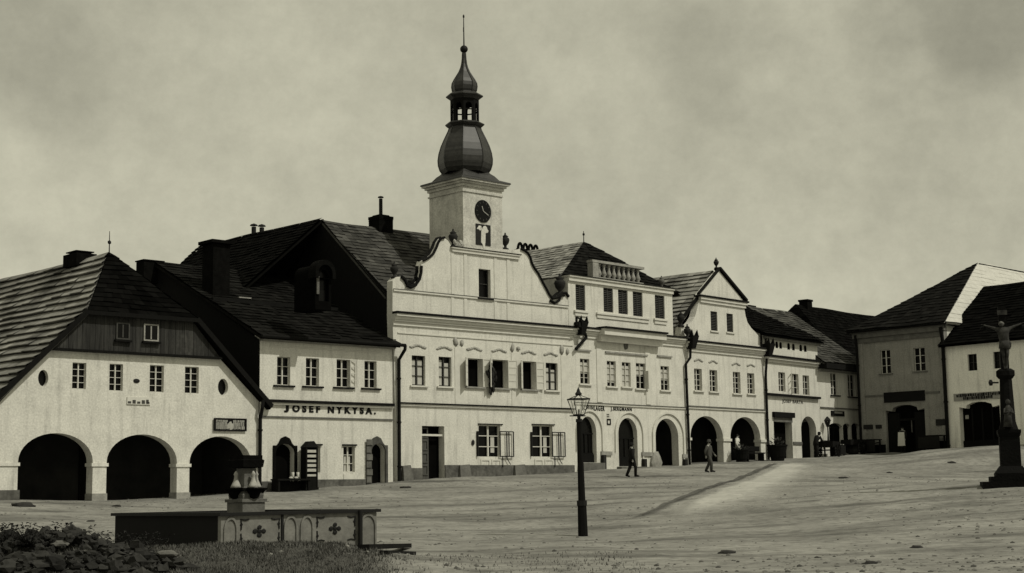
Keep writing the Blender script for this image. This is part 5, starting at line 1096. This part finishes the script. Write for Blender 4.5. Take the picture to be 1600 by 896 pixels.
# ------------------------------------------------------------------ market carts and stalls in the shade at the end of the row
def cart(label, x, y, rz, l=1.9):
    Cc = empty('handcart', on_ground(x, y), rz, label, 'handcart', 'handcarts by the shops')
    m = MB(); m.box(-l/2, l/2, -.5, .5, .62, .68)
    for a in (-.5, .46): m.box(-l/2, l/2, a, a+.04, .68, .98)
    m.box(-l/2, -l/2+.04, -.46, .46, .68, .98); m.build('tray', WOODD, Cc)
    for s in (-.62, .62):
        m = MB(); m.tube([(.42*math.cos(2*math.pi*k/20), s, .43+.42*math.sin(2*math.pi*k/20)) for k in range(21)], .04, 6, False); m.tube([(0, s-.08, .43), (0, s+.08, .43)], .08, 8)
        for k in range(5): m.obox((.4*math.cos(math.pi*k/5), s, .43+.4*math.sin(math.pi*k/5)), (-.4*math.cos(math.pi*k/5), s, .43-.4*math.sin(math.pi*k/5)), .035, .035)
        m.build('wheel', WOODD, Cc)
    m = MB(); m.tube([(0, -.62, .43), (0, .62, .43)], .04, 8); m.build('axle', WOODD, Cc)
    for s in (-.4, .4): m = MB(); m.obox((l/2, s, .65), (l/2+.9, s, .85), .05, .05); m.build('handle', WOODD, Cc)
q = F6.at(F6.uz(1262, 710)[0], -1.6); cart('dark wooden handcart in front of the arch of the narrow shop house', q.x, q.y, F6.rz+R_(12))
q = F7.at(F7.uz(1308, 708)[0], -1.5); cart('dark wooden handcart before the three arched shop openings', q.x, q.y, F7.rz+R_(-20))
def stall(label, F, px, t, wv, h):
    u = F.uz(px, 705)[0]; q = F.at(u, t); S_ = empty('market_table', on_ground(q.x, q.y), F.rz, label, 'table')
    m = MB(); m.box(-wv/2, wv/2, -.45, .45, h-.06, h); m.build('table_top', WOODD, S_)
    for sx in (-1, 1):
        for sy in (-1, 1): m = MB(); m.obox((sx*(wv/2-.12), sy*.36, -.05), (sx*(wv/2-.12), sy*.36, h-.06), .08, .08); m.build('leg', WOODD, S_)
    m = MB(); m.box(-wv/2+.02, wv/2-.02, -.46, -.43, .1, h-.08); m.build('front_cloth', CLOTHD, S_)
    return S_
s1 = stall('low dark market table with pale cloth on it beside the bracket lantern', F7, 1285, -.9, 1.5, .75)
m = MB(); m.box(-.7, .6, -.4, .35, .752, .79); m.build('cloth', PALE, s1)
stall('long dark table along the left part of the grey house wall', F8, 1366, -.7, 1.6, .95)
stall('long dark table under the right part of the grey house wall', F8, 1466, -.7, 1.6, .95)
for i, (F_, px, t, lb) in enumerate(((F7, 1330, -1.1, 'dark sack heap beside the right shop opening of the end house'), (F8, 1357, -1.6, 'dark sack heap at the left corner of the grey house'))):
    q = F_.at(F_.uz(px, 705)[0], t); m = MB()
    o = MB()
    for k in range(6): o.blob((random.uniform(-.5, .5), random.uniform(-.3, .3), .25+.22*(k//3)), .38, (1.1, .8, .75), k+i*7, .15, 2)
    ob = o.build('sack_heap', CLOTHD, None, True); place(ob, on_ground(q.x, q.y), F_.rz); tag(ob, lb, 'sacks')

# tubs and bench before the right arch of the pedimented house
def tub(px, t, s, lb):
    q = F5.at(F5.uz(px, 720)[0], t); o = empty('plant_tub', on_ground(q.x, q.y), F5.rz, lb, 'plant tub', 'plant tubs before the arch')
    m = MB(); m.lathe([(.32*s, 0), (.50*s, .72*s), (.53*s, .73*s), (.53*s, .80*s), (.45*s, .80*s), (.43*s, .72*s)], 0, 0, 14)
    for k in (.2, .55): m.lathe([((.34+.18*k/.72*.8)*s+.02, k*s), ((.34+.18*(k+.05)/.72*.8)*s+.02, (k+.06)*s)], 0, 0, 14)
    m.build('tub', WOODD, o)
    m = MB()
    for k in range(45):
        a = random.uniform(0, 6.28); r = random.uniform(0, .42)*s; z = .8*s+random.uniform(0, .4)*s*(1-r/.6); d = Vector((math.cos(a), math.sin(a), random.uniform(.2, 1.2))).normalized()
        p0 = Vector((r*math.cos(a), r*math.sin(a), z)); sd_ = d.cross(Vector((0, 0, 1))).normalized()*.05*s; m.add([p0-sd_*.3, p0+d*.1*s-sd_, p0+d*.26*s, p0+d*.1*s+sd_], [(0, 1, 2, 3)])
    m.build('foliage', LEAF, o)
tub(1143.5, -.7, .95, 'smaller dark wooden plant tub, left of the two before the right arch')
tub(1187.5, -1.3, 1.25, 'larger dark wooden plant tub, right of the two before the right arch')
q = F5.at(F5.uz(1165, 715)[0], -.6); B = empty('bench', on_ground(q.x, q.y), F5.rz, 'dark wooden bench standing between the two plant tubs', 'bench')
m = MB(); m.box(-1.0, 1.0, -.2, .2, .48, .56); m.build('seat', WOODD, B); m = MB(); m.box(-1.0, 1.0, .2, .25, .62, .95); m.build('backrest', WOODD, B)
for x in (-.85, .85): m = MB(); m.box(x-.05, x+.05, -.18, .22, -.05, .48); m.build('leg', WOODD, B)

# ------------------------------------------------------------------ lamp post
q = depth_pt(911, 837, 44.0); LP = empty('street_lamp', on_ground(q.x, q.y), R_(20), 'tall dark wooden lamp post with a glazed lantern standing alone on the square', 'street lamp')
tip = depth_pt(904.5, 650, 44.0); rx = (tip.x-q.x)
gl0 = gz(q.x, q.y); hz = lambda py: depth_pt(905, py, 44.0).z-gl0
Rm = Matrix.Rotation(-R_(20), 3, 'Z'); lean = lambda z: Rm @ Vector((rx*z/hz(650), 0, z))
m = MB(); m.tube([lean(-.4), lean(.02), lean(.9), lean(.92), lean(hz(656))], [.155, .150, .135, .112, .078], 8); po = m.build('post', WOODD, LP)
m = MB(); m.tube([lean(.85), lean(1.0)], [.155, .155], 8); m.tube([lean(hz(660)), lean(hz(655))], [.10, .10], 8); m.build('collar', IRON, LP)
c0 = lean(hz(650)); zb1, zt1 = hz(648.5), hz(624)
def ringp(r, z, ph=R_(45)): return [Vector((c0.x+r*math.cos(ph+math.pi/2*k), c0.y+r*math.sin(ph+math.pi/2*k), z)) for k in range(4)]
r0, r1 = .165, .345
m = MB(); lo, hi = ringp(r0, zb1), ringp(r1, zt1)
for k in range(4): m.obox(lo[k], hi[k], .018, .018); m.obox(lo[k], lo[(k+1) % 4], .03, .03); m.obox(hi[k], hi[(k+1) % 4], .035, .035)
for k in range(4): m.obox((lo[k]+lo[(k+1) % 4])/2, (hi[k]+hi[(k+1) % 4])/2, .009, .009)
m.tube([lean(hz(656)), (c0.x, c0.y, zb1)], [.05, .06], 8); m.tube([(c0.x, c0.y, zb1), (c0.x, c0.y, zb1+.16)], .03, 6); fr = m.build('lantern_frame', IRON, LP)
m = MB()
for k in range(4): m.quad(lo[k]*.97+Vector((c0.x, c0.y, zb1))*.03, lo[(k+1) % 4]*.97+Vector((c0.x, c0.y, zb1))*.03, hi[(k+1) % 4]*.97+Vector((c0.x, c0.y, zt1))*.03, hi[k]*.97+Vector((c0.x, c0.y, zt1))*.03)
LG = bpy.data.materials.new('clear_lantern_glass'); LG.use_nodes = True; t_ = LG.node_tree; pb = t_.nodes['Principled BSDF']; pb.inputs['Base Color'].default_value = (.9, .9, .82, 1); pb.inputs['Roughness'].default_value = .05; pb.inputs['Alpha'].default_value = .16
m.build('pane', LG, fr)
m = MB(); zz1 = hz(617.5); m.lathe([(.09, zz1), (.11, zz1+.03), (.055, zz1+.10), (.045, zz1+.14), (.01, zz1+.22)], c0.x, c0.y, 8)
for q_ in ringp(r1, zt1): m.obox(q_, (c0.x, c0.y, zz1+.01), .018, .018)
lr_ = m.build('lantern_roof', IRON, LP); m = MB(); q_ = ringp(r1*.98, zt1+.01)
for k in range(4): m.quad(q_[k], q_[(k+1) % 4], Vector((c0.x, c0.y, zz1)))
m.build('pane', LG, lr_)
m = MB(); m.obox((c0.x-.28, c0.y, zb1-.03), (c0.x+.2, c0.y, zb1-.03), .03, .03); m.build('ladder_bar', IRON, LP)

# ------------------------------------------------------------------ wayside cross
q = depth_pt(1581, 760, 52.0); gq = gz(q.x, q.y); CR = empty('wayside_cross', (q.x, q.y, gq), R_(-14), 'tall dark stone wayside cross with a pale crucified figure on a stepped pedestal', 'cross')
hz = lambda py: depth_pt(1581, py, 52.0).z-gq
for k, (hw, z0, z1) in enumerate(((.98, -.4, .15), (.70, .152, .32))): m = MB(); m.box(-hw, hw, -hw, hw, z0, z1); m.build('step', CROSSM, CR)
m = MB(); m.lathe([(.74, .322), (.74, .42), (.58, .58), (.50, .66)], 0, 0, 4, R_(45)); zpd = hz(672); m.lathe([(.46, .662), (.46, zpd-.22)], 0, 0, 4, R_(45)); m.lathe([(.48, zpd-.218), (.53, zpd-.10), (.53, zpd)], 0, 0, 4, R_(45)); m.build('pedestal', CROSSM, CR)
zc1, zc2 = hz(592), hz(580); m = MB(); m.lathe([(.34, zpd+.002), (.28, zpd+.2), (.26, zpd+.28), (.21, zc1)], 0, 0, 8, R_(22)); m.lathe([(.24, zc1+.002), (.32, zc1+.1), (.32, zc2), (.2, zc2+.08)], 0, 0, 8, R_(22)); m.build('column', CROSSM, CR)
za, zt = hz(512), hz(479); m = MB(); m.box(-.13, .13, -.10, .10, zc2+.06, zt); m.box(-.62, -.131, -.09, .09, za-.11, za+.11); m.box(.131, .62, -.09, .09, za-.11, za+.11)
for s in (-1, 1): m.lathe([(.02, 0), (.13, .02), (.13, .1), (.02, .14)], s*.62, 0, 8)
m.v = m.v[:-64]+[(x, y, z+za-.07) for x, y, z in m.v[-64:]]; m.build('cross', CROSSM, CR)
m = MB(); m.box(-.16, .16, -.14, -.102, zt-.30, zt-.14); m.build('title_plate', STATUE, CR)
fz = za-1.40; y = -.20
J = dict(pel=(.02, y, fz+.86), spi=(0, y-.02, fz+1.05), che=(-.01, y-.03, fz+1.24), nec=(-.02, y-.05, fz+1.38), hea=(-.05, y-.09, fz+1.46), top=(-.08, y-.10, fz+1.54), shL=(-.17, y-.02, fz+1.32), elL=(-.37, y+.02, fz+1.40), wrL=(-.56, y+.07, fz+1.47), paL=(-.62, y+.08, fz+1.50), shR=(.15, y-.02, fz+1.32), elR=(.35, y+.02, fz+1.41), wrR=(.55, y+.07, fz+1.48), paR=(.61, y+.08, fz+1.51),
         hiL=(-.07, y, fz+.82), knL=(-.05, y-.10, fz+.45), anL=(-.02, y-.01, fz+.08), toL=(-.02, y-.07, fz-.05), hiR=(.10, y, fz+.82), knR=(.08, y-.10, fz+.45), anR=(.04, y-.02, fz+.09), toR=(.03, y-.08, fz-.04))
me = skin_mesh(body_chains(J)); me.materials.clear(); me.materials.append(STATUE)
for p_ in me.polygons: p_.use_smooth = True
fg = bpy.data.objects.new('figure', me); COL.objects.link(fg); fg.parent = CR
m = MB(); m.tube([(.01, y, fz+.66), (.02, y, fz+.78), (.02, y, fz+.93)], [.19, .19, .165], 12); m.blob((.18, y-.05, fz+.78), .09, (.7, .7, 1.5), 2, .2, 1); m.build('loincloth', STATUE, fg, True)
m = MB(); m.blob((-.055, y-.05, fz+1.50), .092, (1, 1, 1), 2, .08, 2); m.build('hair', STONE, fg, True)
m = MB(); zs0 = hz(668); m.tube([(-.04, -.40, zs0), (-.02, -.40, zs0+.35), (0, -.38, zs0+.62), (.0, -.38, zs0+.74)], [.15, .12, .11, .05], 10); m.blob((0, -.40, zs0+.84), .085, (1, 1, 1.15), 1, .05, 2); m.tube([(.08, -.4, zs0+.62), (.15, -.46, zs0+.45), (.05, -.52, zs0+.5)], [.045, .04, .03], 8); m.tube([(-.1, -.4, zs0+.62), (-.14, -.46, zs0+.45), (-.03, -.52, zs0+.5)], [.045, .04, .03], 8); m.build('mourner_statue', STATUE, CR, True)
m = MB(); zl_ = hz(598); m.obox((-.25, -.1, zl_), (-.50, -.2, zl_), .05, .05); m.lathe([(.05, zl_-.1), (.08, zl_), (.04, zl_+.1)], -.5, -.2, 6); m.build('votive_lamp', IRON, CR)

# ------------------------------------------------------------------ fountain
Bp = depth_pt(345.5, 801.5, 35.0); dd = Vector((.7071, .7071, 0)); bb_ = Vector((-.7071, .7071, 0)); SD = 4.55; RZ = Bp.z
fc = Bp+dd*SD/2+bb_*SD/2; FO = empty('fountain', (fc.x, fc.y, RZ-1.0), R_(45), 'square cast iron fountain basin with arched panels and a stone column in its centre', 'fountain')
hs = SD/2; zr = 1.0                                     # rim height above the root; local x along the lit side, y back
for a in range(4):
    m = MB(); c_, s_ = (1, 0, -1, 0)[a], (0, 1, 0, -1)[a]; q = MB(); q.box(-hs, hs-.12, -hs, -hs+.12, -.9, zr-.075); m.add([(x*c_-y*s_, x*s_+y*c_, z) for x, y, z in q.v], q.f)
    o_ = m.build('basin_side', PAINTB if a == 3 else CASTI, FO)  # side away from the sun is near-black, its shade put into the colour
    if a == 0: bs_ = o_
    if a == 3: o_['label'] = 'plain basin side with its shade painted near-black'
m = MB()
for a in range(4):
    c_, s_ = (1, 0, -1, 0)[a], (0, 1, 0, -1)[a]; q = MB(); q.box(-hs-.08, hs-.17, -hs-.08, -hs+.17, zr-.072, zr); m.add([(x*c_-y*s_, x*s_+y*c_, z) for x, y, z in q.v], q.f)
m.build('rim', IRON, FO)
# relief on the lit side (face y=-hs): arches, posts, rosettes
def ux(px): r = ray(px, 820); O = fc-bb_*hs; n_ = -bb_; k = O.dot(n_)/r.dot(n_); return (r*k-fc).dot(dd)
yF = -hs
def parch(x0, x1): 
    o = arch_pts(x0, x1, -.1, zr-.40, zr-.10, 12); i = arch_pts(x0+.05, x1-.05, -.05, zr-.40, zr-.155, 12); mm = MB(); mm.plate(o, [i], yF-.035, yF-.002); mm.build('arch_relief', CASTI, bs_)
for a, b2 in ((349, 371), (443, 464.5), (468.5, 489.5), (562, 587)): parch(ux(a), ux(b2))
m = MB()
for a in (440.5,): x = ux(a); m.box(x-.03, x+.03, yF-.03, yF-.002, -.2, zr-.075)
m.build('divider', IRON, bs_)
x = ux(559); m = MB(); m.tube([(x, yF-.10, -.45), (x, yF-.10, zr-.02)], .055, 10); m.build('post', IRON, bs_)
m = MB(); m.box(ux(505), hs, yF-.035, yF-.002, .10, .14); m.build('base_moulding', IRON, bs_)
for cx in (ux(405), ux(523)):
    m = MB(); zc = .56
    for k in range(4): a = k*math.pi/2; m.blob((cx+.12*math.cos(a), yF-.012, zc+.09*math.sin(a)), .075, (1, .25, .8), k, .1, 1)
    m.blob((cx, yF-.02, zc), .06, (1, .4, 1), 9, .1, 1); m.build('rosette', IRON, bs_)
for x0, x1 in ((ux(374), ux(438)), (ux(493), ux(556))):
    for sx, cx in ((1, x0), (-1, x1)):
        for sz, cz in ((-1, zr-.16), (1, .28)):
            m = MB(); m.tube([(cx+sx*.04, yF-.012, cz+sz*.24), (cx+sx*.05, yF-.012, cz+sz*.1), (cx+sx*.03, yF-.012, cz), (cx+sx*.16, yF-.012, cz+sz*.02), (cx+sx*.26, yF-.012, cz)], .018, 5); m.blob((cx+sx*.05, yF-.012, cz+sz*.12), .04, (1, .3, 1), 3, .2, 1); m.build('corner_scroll', IRON, bs_)
m = MB(); m.box(-hs+.12, hs-.12, -hs+.12, hs-.12, zr-.42, zr-.40); WT = mat('still_water', .02, .015, rough=.03, spec=.5); m.build('water', WT, FO)
m = MB(); m.box(-hs-.35, hs+.35, -hs-.35, hs+.35, -1.2, -.72); m.build('base_step', STONEL, FO)
# the column
zz = lambda py: depth_pt(385, py, fc.y).z-(RZ-1.0); w_ = fc.y/FPX
m = MB(); m.box(-.33, .33, -.33, .33, -.7, zz(785)); m.box(-.37, .37, -.37, .37, zz(785)+.002, zz(780)); m.build('column_base', STONE, FO)
zs0, zs1 = zz(780)+.004, zz(732)
m = MB(); m.lathe([(.42, zs0), (.44, zs0+.10), (.34, zs0+.20), (.27, zs0+.30), (.24, zs1)], 0, 0, 4, R_(45)); m.build('shaft', STONE, FO)
z1, z2 = zz(730), zz(712); m = MB(); m.lathe([(.28, zs1+.002), (.42, z1-.01)], 0, 0, 4, R_(45)); m.lathe([(.42, z1-.008), (.45, z2-.12), (.40, z2-.10), (.40, z2)], 0, 0, 4, R_(45)); m.build('capital', STONED, FO)
for k in range(4):
    a = k*math.pi/2+math.pi/4*0; ca, sa = math.cos(a), math.sin(a)
    m = MB(); r = .30; cx, cy = r*ca, r*sa; zf = zz(762)
    m.lathe([(.14, zf), (.11, zf+.06), (.055, zf+.18), (.04, zf+.28), (.06, zf+.32), (.035, zf+.37), (.015, zf+.40)], cx, cy, 10); m.build('statuette', ORN, FO, True)
    m = MB(); m.lathe([(.05, zf-.28), (.10, zf-.25), (.17, zf-.10), (.25, zf-.04), (.25, zf-.01), (.1, zf-.02)], cx*1.15, cy*1.15, 12); m.build('spout_basin', STONED, FO)
m = MB(); m.box(-.36, .36, -.36, .36, zz(766), zz(763)); m.build('ledge', STONED, FO)

# plank by the basin, litter on the square
a = ground_hit(568, 861); b = ground_hit(636, 857); m = MB(); m.obox((a.x, a.y, gz(a.x, a.y)+.06), (b.x, b.y, gz(b.x, b.y)+.06), .22, .10); o = m.build('plank', WOODD); tag(o, 'dark plank lying on the ground right of the fountain basin', 'plank')
a = ground_hit(600, 870); b = ground_hit(645, 868); m = MB(); m.obox((a.x, a.y, gz(a.x, a.y)+.03), (b.x, b.y, gz(b.x, b.y)+.03), .15, .07); o = m.build('plank', WOODD); tag(o, 'shorter dark plank lying just below the longer one beside the fountain', 'plank')
for px, py, s, lb in ((36, 792, .35, 'dark stone lying before the left arch of the gabled house'), (182, 792, .16, 'small dark stone near the second arch of the gabled house'), (142, 816, .12, 'small dark stone left of the fountain basin'), (1318, 748, .2, 'dark stone lying in the middle of the right ground'), (1487, 724, .22, 'dark stone lying near the wayside cross'), (1390, 740, .14, 'small dark stone left of the wayside cross'), (1135, 865, .16, 'dark clod lying at the bottom of the square'), (1432, 858, .12, 'dark pebble at the lower right of the square'), (1360, 882, .12, 'small dark pebble at the bottom edge'), (634, 763, .2, 'dark stone before the left end of the town hall')):
    g = ground_hit(px, py); o = MB(); o.blob((0, 0, .05*s), s, (1.3, .8, .38), px, .3, 2); ob = o.build('stone', ROCK, None, True); ob.location = (g.x, g.y, gz(g.x, g.y)); tag(ob, lb, 'stone')

# ------------------------------------------------------------------ foreground: rubble heap, weeds and grass
m = MB()
for k in range(900):
    x = random.uniform(-10.4, -5.6); y = random.uniform(26.2, 29.8)
    prof = max(0, 1-((x+8.5)/2.7)**2)*max(0, 1-((y-28)/1.8)**2)
    if prof < random.uniform(0, .5): continue
    s = random.choice((.04, .05, .06, .08, .10, .13)); z = gz(x, y)+prof*.30*random.uniform(0, 1)
    m.blob((x, y, z), s, (random.uniform(.9, 1.7), random.uniform(.7, 1.2), random.uniform(.6, 1.1)), k*.37, .6, 2 if s > .07 else 1)
tag(m.build('rubble_heap', ROCK), 'dark heap of broken rubble and clods in the lower left corner', 'rubble', kind='stuff')
def weed(x, y, h, lb):
    m = MB(); z = gz(x, y)
    for k in range(170):
        a = random.uniform(0, 6.28); b0 = Vector((random.gauss(0, .28), random.gauss(0, .22), random.uniform(-.1, .45)*h)); d = Vector((math.cos(a), math.sin(a), random.uniform(.3, 1.5))).normalized(); l = random.uniform(.10, .26)*h; sd_ = d.cross(Vector((0, 0, 1))).normalized()*l*.22
        l *= .7; sd_ = sd_*.7; m.add([b0, b0+d*l*.5-sd_, b0+d*l+Vector((0, 0, -.04)), b0+d*l*.5+sd_, Vector((0, 0, -.1)), Vector((.012, 0, -.1))], [(0, 1, 2, 3), (4, 5, 0)])
    o = m.build('weed', WEEDM, None); o.location = (x, y, z+.25); tag(o, lb, 'weed', 'broad leaved weeds on the rubble heap')
GRASSM = mat('dry_grass', .105, .05, rough=.85, island=.5, scale=1.2)
WEEDM = mat('dark_weed_leaves', .016, .007, rough=.8, island=.6)
for x, y, h, lb in ((-9.6, 28.4, .9, 'broad leaved weed at the far left edge of the rubble heap'), (-9.0, 27.6, .7, 'broad leaved weed low on the left side of the rubble heap'), (-8.3, 28.6, .8, 'broad leaved weed left of the middle on the rubble heap'), (-7.75, 28.8, .7, 'broad leaved weed on top of the rubble heap'), (-6.9, 28.5, .6, 'broad leaved weed at the right slope of the rubble heap'), (-8.6, 27.4, .6, 'broad leaved weed low in front of the rubble heap')): weed(x, y, h, lb)
for px, py, s, lb in ((262, 866, .14, 'pale broken slab lying on the right slope of the rubble heap'), (205, 882, .14, 'pale stone low on the rubble heap near the bottom edge'), (135, 878, .10, 'small pale stone in the middle of the rubble heap'), (95, 850, .12, 'pale stone high on the left part of the rubble heap')):
    q = depth_pt(px, py, 27.6); o = MB(); o.blob((0, 0, 0), s, (1.4, .8, .5), px, .3, 2); ob = o.build('stone', ROCKP, None); ob.location = (q.x, q.y, max(q.z, gz(q.x, q.y)+.05)); tag(ob, lb, 'stone')
m = MB(); cnt = 0
while cnt < 42000:
    x = random.uniform(-10, 2.5); y = random.uniform(25.5, 33.6)
    dens = soil(x, y)*.9+.03
    dens *= .4+.9*max(0, noise.noise(Vector((x*.9, y*.9, 3)))+.45)
    if random.random() > dens: continue
    z = gz(x, y)-.01; h = random.uniform(.025, .085); a = random.uniform(0, 6.28); w2 = random.uniform(.006, .014); lx, ly = math.cos(a)*h*.5, math.sin(a)*h*.5
    m.add([(x-w2*math.sin(a), y+w2*math.cos(a), z), (x+w2*math.sin(a), y-w2*math.cos(a), z), (x+lx, y+ly, z+h)], [(0, 1, 2)]); cnt += 1
tag(m.build('grass', GRASSM), kind='stuff')

m = MB()
ico = bmesh.new(); bmesh.ops.create_icosphere(ico, subdivisions=1, radius=1); IV = [v_.co.copy() for v_ in ico.verts]; IF = [tuple(v_.index for v_ in f_.verts) for f_ in ico.faces]; ico.free()
for k in range(7000):
    y = 26+54*random.random()**1.3; x = random.uniform(-.40, .38)*y
    if noise.noise(Vector((x*.22, y*.16, 9))) < random.uniform(-.35, .45): continue
    sc_ = random.choice((.015, .02, .02, .025, .03, .045)); z = gz(x, y); q = random.uniform(.5, 1.1)
    m.add([(x+v_.x*sc_*1.3, y+v_.y*sc_, z+v_.z*sc_*q) for v_ in IV], IF)
tag(m.build('gravel', mat('loose_gravel', .20, .08, scale=.8, island=.6)), kind='stuff')
